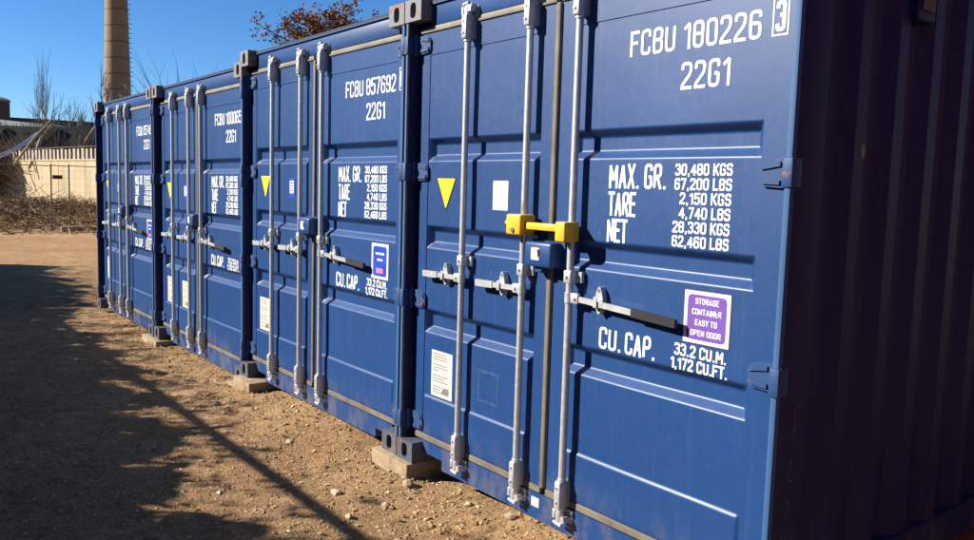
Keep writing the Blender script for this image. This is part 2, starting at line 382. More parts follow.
# ------------------------------------------------------------------ the shipping container, local frame: u = x, depth = y, v = z
CW, CL, CH = 2.438, 6.058, 2.591
YS, YF, YP = .070, .075, .079            # sill/header, door frame, door panel
POCKETS = [(1.715, 1.838), (1.235, 1.358), (.757, .888)]
def casting(mb, x0, y0, z0, sx, sy, xf):
    """corner casting, slot in the outer front (y0 side) and in the outer side (xf)"""
    w, d, h = .162, .178, .118
    x1, y1, z1 = x0 + w, y0 + d, z0 + h
    def ring(origin, ax, ay, W_, H_, nrm, sw, sh):
        o = Vector(origin); ax = Vector(ax); ay = Vector(ay); nrm = Vector(nrm)
        n = 24; out = []; inn = []
        for k in range(n):
            t = 2 * math.pi * (k + .5) / n; c, s = math.cos(t), math.sin(t)
            m = max(abs(c) , abs(s)); out.append(o + ax * (W_ / 2 * (1 + c / m)) + ay * (H_ / 2 * (1 + s / m)))
            ex = sw / 2 * c; ey = sh / 2 * s + (sh - sw) * .0
            inn.append(o + ax * (W_ / 2 + sw / 2 * math.copysign(abs(c) ** .8, c)) + ay * (H_ / 2 + sh / 2 * math.copysign(abs(s) ** .6, s)))
        deep = [p - nrm * .03 for p in inn]
        mb.add(out + inn, [(k, (k + 1) % n, n + (k + 1) % n, n + k) for k in range(n)])
        mb.add(inn + deep, [(k, (k + 1) % n, n + (k + 1) % n, n + k) for k in range(n)])
        mb.add(deep, [tuple(range(n))], 1)
        c4 = [o, o + ax * W_, o + ax * W_ + ay * H_, o + ay * H_]
        for q in range(4):                                   # fill the corner triangles of the ring
            c = c4[q]; near = sorted(range(n), key=lambda k: (out[k] - c).length)[:2]
            mb.add([c, out[near[0]], out[near[1]]], [(0, 1, 2)])
    ring((x0, y0, z0), (1, 0, 0), (0, 0, 1), w, h, (0, -1, 0), .058, .084)
    xs = x0 if xf < 0 else x1; xo = x1 if xf < 0 else x0
    ring((xs, y0, z0), (0, 1, 0), (0, 0, 1), d, h, (xf, 0, 0), .08, .06)
    mb.add([(xo, y0, z0), (xo, y1, z0), (xo, y1, z1), (xo, y0, z1)], [(0, 1, 2, 3)])
    mb.add([(x0, y1, z0), (x1, y1, z0), (x1, y1, z1), (x0, y1, z1)], [(0, 1, 2, 3)])
    for z in (z0, z1): mb.add([(x0, y0, z), (x1, y0, z), (x1, y1, z), (x0, y1, z)], [(0, 1, 2, 3)])
def casting_mesh(x0, y0, z0, xf, mat):
    mb = MB(); casting(mb, x0, y0, z0, 1, 1, xf); 
    return fixnormals(mb).mesh('corner_casting', [M[mat], M['dark']], 30)
def wallsheet(x, sgn):
    """corrugated side wall sheet"""
    prof = []; y = .207
    prof.append((.17, 0))
    while y < CL - .35:
        prof += [(y, 0), (y + .068, .036), (y + .138, .036), (y + .206, 0)]; y += .278
    prof += [(CL - .16, 0)]
    pr = []
    for p in prof:
        if not pr or abs(p[0] - pr[-1][0]) > 1e-4: pr.append(p)
    # the first facet seen from the doors turns towards them: start with an inner flat
    mb = MB(); n = len(pr)
    vs = [(x - sgn * (.012 + dd), yy, .165) for yy, dd in pr] + [(x - sgn * (.012 + dd), yy, CH - .10) for yy, dd in pr]
    mb.add(vs, [(i, i + 1, n + i + 1, n + i) if sgn > 0 else (i + 1, i, n + i, n + i + 1) for i in range(n - 1)])
    mb.box(min(x, x - sgn * .055), max(x, x - sgn * .055), .17, CL - .17, .02, .165)
    mb.box(min(x, x - sgn * .06), max(x, x - sgn * .06), .17, CL - .17, CH - .10, CH - .02)
    return mb.mesh('side_panel', M['blue_shaded'], 20)
def post_mesh(sgn):
    """corner post at the door end: narrow outer flange and a deep recess for the hinges"""
    mb = MB(); x0 = 0
    pts = [(0, .17), (0, .022), (.006, .008), (.018, .004), (.026, .006), (.030, .016), (.030, .095), (.075, .115), (.075, .17)]
    if sgn > 0: pts = [(CW - a, b) for a, b in pts]
    n = len(pts); za, zb = .118, CH - .118
    vs = [(a, b, za) for a, b in pts] + [(a, b, zb) for a, b in pts]
    mb.add(vs, [(i, (i + 1) % n, n + (i + 1) % n, n + i) for i in range(n)])
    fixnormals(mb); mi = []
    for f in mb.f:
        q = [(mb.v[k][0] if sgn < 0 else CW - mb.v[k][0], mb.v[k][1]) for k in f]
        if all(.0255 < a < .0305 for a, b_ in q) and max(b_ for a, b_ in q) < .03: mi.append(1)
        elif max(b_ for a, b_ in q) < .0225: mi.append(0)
        else: mi.append(2)  # recess and side faces get the blue with shade painted in
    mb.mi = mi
    return mb.mesh('corner_post', [M['blue_post'], M['seal'], M['blue_shaded']], 40)
def sill_mesh():
    mb = MB()
    poly = [(.162, .13), (.162, .06), (.36, .06), (.36, .004), (CW - .36, .004), (CW - .36, .06), (CW - .162, .06), (CW - .162, .13)]
    mb.prism(poly, YS, YS + .10)
    mb.prism([(.162, .118), (.30, .118), (.30, .064), (.2, .064)], YS + .02, YS + .1)
    return fixnormals(mb).mesh('door_sill', M['blue'], 30)
def header_mesh():
    mb = MB(); mb.bbox(.162, CW - .162, YS, YS + .14, 2.446, CH - .022, .006)
    mb.box(.162, CW - .162, YS - .012, YS + .002, CH - .034, CH - .021)
    return mb.mesh('door_header', M['blue'], 30)
def roof_mesh():
    mb = MB(); mb.box(.01, CW - .01, YS - .004, CL - .1, CH - .020, CH - .008)
    y = .3
    while y < CL - .4: mb.box(.1, CW - .1, y, y + .11, CH - .008, CH + .006); y += .21
    return mb.mesh('roof_panel', M['roof_dark'], 30)
def end_mesh():
    mb = MB(); mb.box(.05, CW - .05, CL - .06, CL - .02, .05, CH - .05)
    for x in (0, CW - .1): mb.box(x, x + .1, CL - .16, CL - .004, .118, CH - .118)
    mb.box(.06, CW - .06, .2, CL - .06, .03, .16)
    return mb.mesh('rear_wall', M['blue_shaded'], 30)

# --- doors
def smoothramp(t):               # 0..1 with rounded ends
    return max(0, min(1, t))
def breaks(a, b, w):             # sample stations around a ramp a->b (a outside, b inside)
    e = .0045
    st = [-2.2 * e, -1.0 * e, -.4 * e, .4 * e, 1.0 * e, 2.2 * e]
    s = 1 if b > a else -1
    return [a + s * q for q in st] + [b + s * q for q in st]
def rr_(x, a, b):
    """rounded ramp from 0 at a to 1 at b"""
    t = (x - a) / (b - a); w = .0045 / abs(b - a)
    def soft(q):                 # rounded max(q,0)
        if q < -w: return 0
        if q > w: return q
        return (q + w) ** 2 / (4 * w)
    return soft(t) - soft(t - 1)
def door_depth(u, v, ul, ur):
    y = 0
    for v0, v1 in POCKETS:
        if v0 - .02 < v < v1 + .02:
            fv = min(rr_(v, v1, v1 - .030), rr_(v, v0, v0 + .034))
            fu = min(rr_(u, ul + .004, ul + .034), rr_(u, ur - .004, ur - .034))
            y = max(y, .036 * min(fv, fu))
    # lower step
    y -= .007 * rr_(v, .400, .386) * min(rr_(u, ul + .004, ul + .016), rr_(u, ur - .004, ur - .016)) * rr_(v, .166, .178)
    return y
def bow_at(u, v, ul, ur, u0):
    if not (ul + .05 < u < ur - .05 and .25 < v < 2.25): return 0
    k = sstep(0, .10, min(u - ul - .05, ur - .05 - u, v - .25, 2.25 - v))
    return .0035 * k * noise.noise(Vector((u * 2.3 + u0 * 7, v * 2.0, 3.1)))
def conform(mb):
    """lay a decal on the slightly bowed door panel"""
    out = []
    for u, y, v in mb.v:
        d, p = (DL, PL) if u < 1.19 else (DR, PR)
        out.append((u, y + bow_at(u, v, *p, d[0]), v))
    mb.v = out; return mb
def door_mesh(u0, u1, ul, ur):
    vb, vt, pb, pt = .168, 2.412, .168, 2.295
    us = {u0, u1, ul, ur, ul + .002, ur - .002}; vs = {vb, vt, pt, pt - .002}
    us |= set(breaks(ul + .004, ul + .034, 0)) | set(breaks(ur - .004, ur - .034, 0)) | {ul + .016, ur - .016}
    for v0, v1 in POCKETS: vs |= set(breaks(v1, v1 - .030, 0)) | set(breaks(v0, v0 + .034, 0))
    vs |= set(breaks(.400, .386, 0)) | {.17, .178, .184}
    k = ul + .06
    while k < ur - .05: us.add(k); k += .05
    k = .2
    while k < 2.28:
        if all(not (a - .02 < k < b + .02) for a, b in POCKETS): vs.add(k)
        k += .05
    us = sorted(us); vs = sorted(vs)
    mb = MB(); V = []; idx = {}
    for j, v in enumerate(vs):
        for i, u in enumerate(us):
            inside = ul + .001 < u < ur - .001 and v < pt - .001
            bow = bow_at(u, v, ul, ur, u0)
            y = (YP + door_depth(u, v, ul, ur) + bow) if inside else YF
            V.append((u, y, v))
    nu = len(us); F = []
    for j in range(len(vs) - 1):
        for i in range(nu - 1): F.append((j * nu + i, j * nu + i + 1, (j + 1) * nu + i + 1, (j + 1) * nu + i))
    mb.add(V, F)
    # edges and back
    mb.box(u0, u1, YF + .001, YF + .05, vb - .0005, vb + .01); mb.box(u0, u1, YF + .001, YF + .05, vt - .01, vt + .0005)
    mb.box(u0 - .0005, u0 + .01, YF + .001, YF + .05, vb, vt); mb.box(u1 - .01, u1 + .0005, YF + .001, YF + .05, vb, vt)
    mb.box(u0 + .01, u1 - .01, YF + .052, YF + .062, vb, vt)
    return mb.mesh('door', M['blue'], 50)
DL, DR = (.068, 1.176), (1.212, 2.368)
PL, PR = (.150, 1.092), (1.296, 2.272)
RY = .036
def rod_meshes(u):
    out = []
    out.append(('locking_rod', MB().tube([(u, RY, .10), (u, RY, 2.46)], .0165, 14).mesh('locking_rod', M['zinc'], 40)))
    for v0, v1 in ((.135, .262), (2.325, 2.445)):
        mb = MB(); mb.bbox(u - .019, u + .019, RY - .030, YF + .004, v0, v1, .007, 2)
        for vv in (v0 + .03, v1 - .03): mb.tube([(u - .004, RY - .036, vv), (u - .004, RY - .022, vv)], .006, 8)
        mb.tube([(u, RY, v0 - .012), (u, RY, v0 + .004)], .022, 12); mb.tube([(u, RY, v1 - .004), (u, RY, v1 + .010)], .021, 12)
        out.append(('rod_sleeve', mb.mesh('rod_sleeve', M['zinc'], 40)))
    vv = 1.195; mb = MB()
    mb.bbox(u - .022, u + .022, RY - .020, YF - .001, vv - .028, vv + .028, .005, 2)
    mb.box(u + .018, u + .052, RY + .020, YF - .0015, vv - .024, vv + .024)
    mb.tube([(u - .004, RY - .026, vv), (u - .004, RY - .016, vv)], .007, 8)
    out.append(('rod_bracket', mb.mesh('rod_bracket', M['zinc'], 40)))
    for s, v in ((1, 2.462), (-1, .098)):
        mb = MB()
        mb.tube([(u, RY - .002, v - s * .02), (u, RY - .002, v + s * .022)], .020, 12)
        mb.prism([(u - .014, v), (u + .034, v - s * .004), (u + .040, v + s * .020), (u + .012, v + s * .034), (u - .010, v + s * .022)], RY - .016, RY + .016)
        mb.bbox(u - .040, u - .020, RY - .018, YS + .002, v - .018, v + .026, .004, 1)
        mb.bbox(u + .016, u + .036, RY - .010, YS + .002, v - .012 + s * .02, v + .018 + s * .02, .004, 1)
        mb.box(u - .044, u + .048, YS - .008, YS + .001, v - .03, v + .03)
        mb.tube([(u - .03, RY - .012, v + s * .034), (u + .02, RY - .014, v + s * .040)], .008, 8)
        out.append(('cam_keeper', fixnormals(mb).mesh('cam_keeper', M['zinc'], 40)))
    return out
def handle_meshes(u, s, ln, droop, v=1.105):
    """handle bar, hub on the rod and catch plate; s = -1 to the left"""
    mb = MB(); y0 = RY + .002
    hub = MB()
    a, b = u + s * .008, u + s * .062
    hub.bbox(min(a, b), max(a, b), y0 - .012, RY + .012, v - .026, v + .020, .005, 2)
    hub.tube([(u + s * .042, y0 - .018, v - .003), (u + s * .042, y0 - .008, v - .003)], .007, 10)
    hub.tube([(u, RY, v - .026), (u, RY, v + .020)], .0205, 14)
    x0, x1 = u + s * .045, u + s * ln
    def bar(xa, xb, yy0, yy1, h):
        za = v - .003 - droop * abs(xa - x0) / abs(x1 - x0); zb = v - .003 - droop * abs(xb - x0) / abs(x1 - x0)
        q = [(xa, za - h), (xb, zb - h), (xb, zb + h), (xa, za + h)]
        m_ = MB(); m_.prism(q, yy0, yy1); return m_
    grip = bar(u + s * ln * .62, x1, y0 - .010, y0 + .010, .0165)
    main = bar(x0, u + s * ln * .62, y0 - .006, y0 + .006, .0123)
    for m_ in (main,): mb.add(m_.v, m_.f)
    gm = fixnormals(grip).mesh('handle_grip', M['black'] if s > 0 else M['zinc'], 30)
    cu = u + s * .17
    c = MB()
    lob = []
    for k in range(28):
        t = 2 * math.pi * k / 28; r = .030 + .030 * abs(math.sin(t)) ** 1.6
        lob.append((cu + math.cos(t) * .023 * (1 - .35 * abs(math.sin(t)) ** 3 * 0), v + .004 + math.sin(t) * r))
    c.prism(lob, YP - .030, YP - .001)
    c.bbox(cu - .013, cu + .013, y0 - .010, YP - .002, v - .030, v - .020, .003, 1)
    c.bbox(cu - .012, cu + .012, y0 - .014, y0 - .007, v - .028, v + .020, .003, 1)
    for q in (.042, -.040): c.tube([(cu, YP - .0315, v + .004 + q), (cu, YP - .018, v + .004 + q)], .008, 10, mi=1)
    return (fixnormals(mb).mesh('handle', M['zinc'], 30), gm, hub.mesh('handle_hub', M['zinc'], 40), fixnormals(c).mesh('handle_catch', [M['zinc'], M['gasket']], 40))
def hinge_mesh(v, sgn):
    mb = MB()
    poly = [(-.006, .050), (.052, .050), (.118, .040), (.134, .022), (.134, -.030), (.118, -.046), (.050, -.050), (-.006, -.050)]
    inner = [(.058, .030), (.110, .024), (.116, -.026), (.058, -.030)]
    mx = (lambda a: a) if sgn < 0 else (lambda a: CW - a)
    base = .030
    mb.prism([(mx(base + a), v + b) for a, b in poly], YF - .012, YF - .0008)
    mb.prism([(mx(base + a), v + b) for a, b in [(.050, .040), (.118, .031), (.124, .022), (.124, .012), (.05, .024)]], YF - .019, YF - .011)
    mb.prism([(mx(base + a), v + b) for a, b in [(.050, -.040), (.118, -.037), (.124, -.026), (.124, -.016), (.05, -.024)]], YF - .019, YF - .011)
    mb.tube([(mx(.036), .052, v - .058), (mx(.036), .052, v + .058)], .017, 12)
    mb.bbox(mx(.016) - .020, mx(.016) + .020, -.002, .060, v - .050, v + .050, .006, 2)
    return fixnormals(mb).mesh('hinge', M['blue_edge'], 40)
def gasket_meshes(side):
    out = []
    u0, u1 = DL if side == 'l' else DR
    e0 = u0 - .003 if side == 'l' else u0 - .001; e1 = u1 + .0005 if side == 'l' else u1 + .003
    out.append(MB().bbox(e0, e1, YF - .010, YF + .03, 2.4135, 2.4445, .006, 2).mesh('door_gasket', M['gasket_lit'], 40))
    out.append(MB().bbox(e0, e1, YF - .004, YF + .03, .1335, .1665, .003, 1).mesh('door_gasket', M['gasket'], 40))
    if side == 'l':
        out.append(MB().bbox(1.1775, 1.2105, YF - .016, YF + .03, .167, 2.413, .010, 3).mesh('door_gasket', M['gasket'], 40))
    return out
def lockbox_mesh():
    mb = MB(); mb.bbox(1.098, 1.282, -.012, YF - .002, 1.222, 1.338, .014, 3)
    mb.box(1.082, 1.30, .058, YF - .0012, 1.214, 1.346)
    mb.bbox(1.15, 1.20, .01, .06, 1.196, 1.2215, .004, 1)
    b = MB(); plate(b, rrect(1.150, 1.205, 1.255, 1.312, .006), -.0124, .001)
    plate(b, [(1.192, 1.300), (1.198, 1.307), (1.2085, 1.300), (1.210, 1.283), (1.198, 1.266)], -.0128, .0012, 1)
    return mb.mesh('lock_box', M['blue'], 40), fixnormals(b).mesh('lock_cover', [M['paper'], M['dark']], 30)

YD = YP - .0012
def letter_block(serial, check):
    y = YD - .0002
    mb = MB()
    text(mb, serial, 1.622, 2.236, 2.126, 2.228, y, .0123)
    text(mb, '22G1', 1.892, 2.116, 1.974, 2.078, y, .0123)
    cu0, cu1, cv0, cv1 = 2.282, 2.346, 2.126, 2.258
    yb = YF - .0016
    for a in ((cu0, cu0 + .006, cv0, cv1), (cu1 - .006, cu1, cv0, cv1), (cu0 + .006, cu1 - .006, cv0, cv0 + .006), (cu0 + .006, cu1 - .006, cv1 - .006, cv1)): quad(mb, *a, yb)
    text(mb, check, cu0 + .013, cu1 - .012, cv0 + .014, cv1 - .012, yb, .0145)
    return conform(mb).mesh('serial_lettering', M['white'], smooth=False)
def weight_block():
    y = YD - .0002; mb = MB(); m2 = MB()
    text(mb, 'MAX.', 1.535, 1.705, 1.590, 1.692, y, .0123); text(mb, 'GR.', 1.732, 1.846, 1.590, 1.692, y, .0123)
    text(mb, 'TARE', 1.535, 1.692, 1.474, 1.576, y, .0123); text(mb, 'NET', 1.535, 1.652, 1.358 + .004, 1.462, y, .0123)
    for i, s in enumerate(('30,480 KGS', '67,200 LBS', '2,150 KGS', '4,740 LBS', '28,330 KGS', '62,460 LBS')):
        v1 = 1.691 - i * .0555
        x0 = 1.888 if len(s) == 10 else 1.916
        text(m2, s, x0, 2.152, v1 - .0455, v1, y, .0078)
    return [(n, conform(m).mesh(n, M['white'], smooth=False)) for n, m in (('weight_lettering', mb), ('weight_figures', m2))]
def capacity_block():
    y = YD - .0002; mb = MB(); m2 = MB()
    text(mb, 'CU.', 1.516, 1.646, .898, .993, y, .0123); text(mb, 'CAP.', 1.668, 1.832, .898, .993, y, .0123)
    text(m2, '33.2 CU.M.', 1.928, 2.172, .944, .992, y, .0080); text(m2, '1,172 CU.FT.', 1.912, 2.180, .889, .936, y, .0080)
    return [(n, conform(m).mesh(n, M['white'], smooth=False)) for n, m in (('capacity_lettering', mb), ('capacity_figures', m2))]
def dsign(kind):
    """stickers on the doors; returns (name, mesh)"""
    y = YD; b = MB()
    if kind == 'triangle':
        plate(b, [(.238, 1.626), (.328, 1.448), (.420, 1.626)], y, .001)
        plate(b, [(.2475, 1.6205), (.328, 1.460), (.4105, 1.6205)], y - .0013, .0006, 1)
        for i, (w, vv) in enumerate(((.045, 1.592), (.06, 1.576), (.05, 1.562))): quad(b, .328 - w / 2, .328 + w / 2, vv, vv + .004, y - .0024, 2)
        return 'warning_triangle', conform(fixnormals(b)).mesh('warning_triangle', [M['black'], M['tri_yellow'], M['gasket']], smooth=False)
    if kind == 'white':
        plate(b, rrect(.742, .860, 1.468, 1.613, .004), y, .001); return 'white_sticker', conform(fixnormals(b)).mesh('white_sticker', M['white'], smooth=False)
    if kind == 'bluesmall':
        plate(b, rrect(.758, .862, 1.462, 1.612, .006), y, .001)
        plate(b, rrect(.778, .842, 1.498, 1.590, .012), y - .0012, .0006, 1)
        for i in range(4): quad(b, .784, .836, 1.512 + i * .019, 1.520 + i * .019, y - .0023, 0)
        return 'blue_sticker', conform(fixnormals(b)).mesh('blue_sticker', [M['blue_sticker'], M['white']], smooth=False)
    if kind in ('paper', 'paper_low'):
        du = 0 if kind == 'paper' else .47
        plate(b, rrect(.228 + du, .428 + du, .410, .668, .003), y + .0005, .001)
        rnd = random.Random(5)
        for i in range(15):
            v = .648 - i * .0155; w = rnd.uniform(.06, .16)
            if i % 4 == 3: continue
            quad(b, .242 + du, .242 + du + w, v, v + .006, y - .0009, 1)
        quad(b, .33 + du, .40 + du, .43, .47, y - .0009, 1)
        return 'approval_plate', conform(fixnormals(b)).mesh('approval_plate', [M['paper'], M['grey_print']], smooth=False)
    if kind == 'purple':
        plate(b, rrect(1.966, 2.180, 1.003, 1.208, .004), y, .001, 2)
        plate(b, rrect(1.968, 2.178, 1.005, 1.206, .004), y - .0012, .0004, 1)
        plate(b, rrect(1.983, 2.163, 1.018, 1.193, .022), y - .0020, .0006)
        for i, (s, w) in enumerate((('STORAGE', .106), ('CONTAINER', .134), ('EASY TO', .100), ('OPEN DOOR', .140))):
            v = 1.160 - i * .041; text(b, s, 2.073 - w / 2, 2.073 + w / 2, v - .003, v + .020, y - .0033, .0036, 1)
        return 'door_label', conform(fixnormals(b)).mesh('door_label', [M['purple'], M['white'], M['rustspot']], smooth=False)
    if kind == 'bluelabel':
        plate(b, rrect(1.985, 2.185, 1.000, 1.218, .004), y, .001, 1)
        plate(b, rrect(2.003, 2.167, 1.016, 1.202, .022), y - .0014, .0006)
        for v, w in ((1.150, .10), (1.112, .06)): quad(b, 2.085 - w / 2, 2.085 + w / 2, v, v + .012, y - .0028, 1)
        plate(b, rrect(2.045, 2.125, 1.036, 1.066, .006), y - .0028, .0005, 2)
        return 'door_label', conform(fixnormals(b)).mesh('door_label', [M['blue_sticker'], M['white'], M['pink']], smooth=False)
    if kind == 'stain':
        rnd = random.Random(3); n = 48; vs = []
        for k in range(n):
            a = 2 * math.pi * k / n; m = max(abs(math.cos(a)), abs(math.sin(a)))
            for r_ in (.085 + rnd.uniform(-.004, .003), .078 - rnd.uniform(0, .012)): vs.append((.745 + math.cos(a) / m * r_, y + .0003, .555 + math.sin(a) / m * r_))
        b.add(vs, [(2 * k, 2 * k + 1, (2 * k + 3) % (2 * n), (2 * k + 2) % (2 * n)) for k in range(n)])
        return 'glue_stain', conform(b).mesh('glue_stain', M['stain'], smooth=False)
    if kind == 'tag':
        plate(b, rrect(1.122, 1.176, .062, .108, .002), YS - .001, .001); return 'white_tag', conform(fixnormals(b)).mesh('white_tag', M['paper'], smooth=False)

def container(loc, tilt, label, serial, check, left_signs, right_signs, low, label_color=None):
    c = empty('shipping_container', loc, label, 'container', 'blue shipping containers standing in a row')
    c.rotation_euler = (0, -tilt, 0)
    for x0, xf in ((0, -1), (CW - .162, 1)):
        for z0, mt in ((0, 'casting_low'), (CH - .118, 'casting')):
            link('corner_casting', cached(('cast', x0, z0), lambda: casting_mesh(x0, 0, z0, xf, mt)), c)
            link('corner_casting', cached(('castr', x0, z0), lambda: MB().bbox(x0, x0 + .162, CL - .178, CL, z0, z0 + .118, .004).mesh('corner_casting', M[mt])), c)
    link('corner_post', cached('pl', lambda: post_mesh(-1)), c); link('corner_post', cached('pr', lambda: post_mesh(1)), c)
    link('door_sill', cached('sill', sill_mesh), c); link('door_header', cached('head', header_mesh), c)
    link('roof_panel', cached('roof', roof_mesh), c); link('rear_wall', cached('rear', end_mesh), c)
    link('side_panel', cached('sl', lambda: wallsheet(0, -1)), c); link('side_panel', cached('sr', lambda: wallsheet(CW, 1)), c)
    vm = lambda: vent_mesh()
    link('air_vent', cached('vent', vm), c)
    dl = link('door', cached('dl', lambda: door_mesh(*DL, *PL)), c); dr = link('door', cached('dr', lambda: door_mesh(*DR, *PR)), c)
    for d, side, rods in ((dl, 'l', (.548, 1.036)), (dr, 'r', (1.362,))):
        for me in cached(('g', side), lambda: gasket_meshes(side)): link('door_gasket', me, d)
        for u in rods:
            for nm, me in cached(('rod', u), lambda: rod_meshes(u)): link(nm, me, d)
            s = -1 if side == 'l' else 1
            ln = .36 if side == 'l' else .600
            hm = cached(('h', u), lambda: handle_meshes(u, s, ln, .006 if side == 'l' else .030))
            for nm, me in zip(('handle', 'handle_grip', 'handle_hub', 'handle_catch'), hm): link(nm, me, d)
        for v in (2.352, 1.655, .938, .232):
            link('hinge', cached(('hinge', side, v), lambda: hinge_mesh(v, -1 if side == 'l' else 1)), d)
    lb = cached('lockbox', lockbox_mesh); link('lock_box', lb[0], dr); link('lock_cover', lb[1], dr)
    link('serial_lettering', letter_block(serial, check), dr)
    for nm, me in cached('wt', weight_block) + cached('cp', capacity_block): link(nm, me, dr)
    for k in left_signs:
        nm, me = cached(('s', k), lambda: dsign(k)); o = link(nm, me, dl)
    for k in right_signs:
        nm, me = cached(('s', k), lambda: dsign(k)); o = link(nm, me, dr)
    for k in low:
        nm, me = cached(('s', k), lambda: dsign(k)); link(nm, me, c)
    return c
def vent_mesh():
    mb = MB(); x = CW
    mb.bbox(x - .045, x + .018, .755, .895, 2.262, 2.44, .006, 1)
    mb.box(x + .0185, x + .024, .775, .875, 2.30, 2.42, 1)
    return mb.mesh('air_vent', [M['blue_shaded'], M['vent']], 30)

C1 = container((-CW, 0, 0), 0, 'nearest blue container with purple label and serial FCBU 180226 on its right door', 'FCBU 180226', '3', ['triangle', 'white', 'paper', 'stain'], ['purple'], ['tag'])
C2 = container((-4.8923, .005, -.0015), .0007, 'second nearest blue container with serial FCBU 857692 and a blue door label', 'FCBU 857692', '8', ['triangle', 'bluesmall', 'paper'], ['bluelabel'], [])
C3 = container((-7.2907, .003, -.0814), .0027, 'blue container with serial FCBU 100065 and two paper plates low on its left door', 'FCBU 100065', '2', ['triangle', 'bluesmall', 'paper', 'paper_low'], [], [])
C4 = container((-9.7556, -.003, -.0866), .0006, 'farthest blue container at the open end of the row by the chimney', 'FCBU 057469', '5', ['triangle', 'bluesmall', 'paper'], ['bluelabel'], [])

# scratched marks and a pale blotch on the shaded side of the nearest container
def side_marks():
    mb = MB(); x = CW + .0009
    def st(pts, w=.004):
        for (a, b), (c, d) in zip(pts, pts[1:]):
            dx, dz = c - a, d - b; l = math.hypot(dx, dz) or 1; nx, nz = -dz / l * w / 2, dx / l * w / 2
            mb.add([(x, a + nx, b + nz), (x, a - nx, b - nz), (x, c - nx, d - nz), (x, c + nx, d + nz)], [(0, 1, 2, 3)])
    st([(.120, .83), (.122, .72)]); st([(.10, .75), (.14, .765)]); st([(.122, .83), (.150, .85)])
    st([(.12, .66), (.10, .58), (.13, .57)]); st([(.10, .51), (.125, .48), (.10, .45)])
    st([(.085, .39), (.085, .28)]); st([(.11, .38), (.10, .29), (.13, .28), (.135, .33), (.108, .335)]); st([(.155, .39), (.14, .24)]); st([(.08, .24), (.10, .19), (.12, .25), (.14, .19)])
    me = mb.mesh('scratch_marks', M['scratch'], smooth=False)
    link('scratch_marks', me, C1)
    b = MB(); b.add([(CW - .0115 + .0, .405 + .017 * math.cos(t), 1.751 + .03 * math.sin(t)) for t in [k * math.pi / 6 for k in range(12)]], [tuple(range(12))])
    b.v = [(CW - .012 + .0008, y + .07, z) for _, y, z in b.v]
    link('pale_blotch', b.mesh('pale_blotch', M['grey_print'], smooth=False), C1)
side_marks()

# ------------------------------------------------------------------ yellow lock bar across the two rods of the nearest container
def lock_bar():
    t = empty('container_lock', (-CW + 1.036, RY, 1.41), 'yellow steel lock bar clamped across two door rods of the nearest container', 'lock')
    o = Vector((1.036, RY, 1.41))
    def mk(nm, mb, mat=M['yellow']):
        mb.v = [tuple(Vector(p) - o) for p in mb.v]; link(nm, mb.mesh(nm, mat, 40), t)
    mk('clamp_block', MB().bbox(.992, 1.098, -.040, .055, 1.362, 1.458, .010, 3))
    mk('clamp_block', MB().bbox(1.328, 1.392, -.036, .055, 1.350, 1.438, .008, 3))
    mk('cross_bar', MB().bbox(1.0985, 1.3275, -.014, .016, 1.392, 1.424, .004, 2))
    mk('end_pin', MB().tube([(.955, -.004, 1.416), (.9915, -.004, 1.416)], .011, 10))
    k = MB().tube([(1.045, -.046, 1.385), (1.045, -.0405, 1.385)], .012, 12); mk('keyhole', k, M['gasket'])
lock_bar()

# ------------------------------------------------------------------ ground
def gz(x, y):
    z = -.125 + .02 * noise.noise(Vector((x * .35, y * .35, 0))) + .018 * noise.noise(Vector((x * 1.3, y * 1.3, 5)))
    z -= .03 * sstep(-5, -9, x)
    # soil banked against the sills between the corner blocks
    for cx, top in ((-1.0, .012), (-3.67, -.01), (-6.08, -.085), (-8.5, -.10)):
        z = max(z, z + (top - z) * math.exp(-((x - cx) / .78) ** 4) * math.exp(-((y - .22) / .36) ** 2))
    z += .045 * math.exp(-((x + 2.45) / .5) ** 2 - ((y + .05) / .35) ** 2) + .03 * math.exp(-((x + 4.85) / .5) ** 2 - ((y + .05) / .3) ** 2)
    # heap under the brush
    z += .62 * math.exp(-((x + 33.0 - .25 * (y - 3)) / 3.2) ** 2) * sstep(-6, 0, y) * sstep(18, 9, y)
    if math.hypot(x - 1.5, y + 2.5) < 14:
        z += .008 * noise.noise(Vector((x * 5, y * 5, 9))) + .012 * noise.noise(Vector((x * 17, y * 17, 2)))
    return z
def make_ground():
    def axis(lo, hi, step, far, g=1.35):
        a = []; x = lo
        while x < hi: a.append(x); x += step
        a.append(hi)
        s = step; x = hi
        while x < far: s *= g; x += s; a.append(x)
        s = step; x = lo; pre = []
        while x > -far: s *= g; x -= s; pre.append(x)
        return pre[::-1] + a
    xs = axis(-8, .6, .03, 1500, 1.12); ys = axis(-2.2, .7, .03, 1500, 1.12)
    V = [(x, y, gz(x, y)) for y in ys for x in xs]; n = len(xs)
    F = [(j * n + i, j * n + i + 1, (j + 1) * n + i + 1, (j + 1) * n + i) for j in range(len(ys) - 1) for i in range(n - 1)]
    mb = MB(); mb.add(V, F)
    o = link('ground', mb.mesh('ground', M['dirt'], 180)); o['kind'] = 'structure'
make_ground()
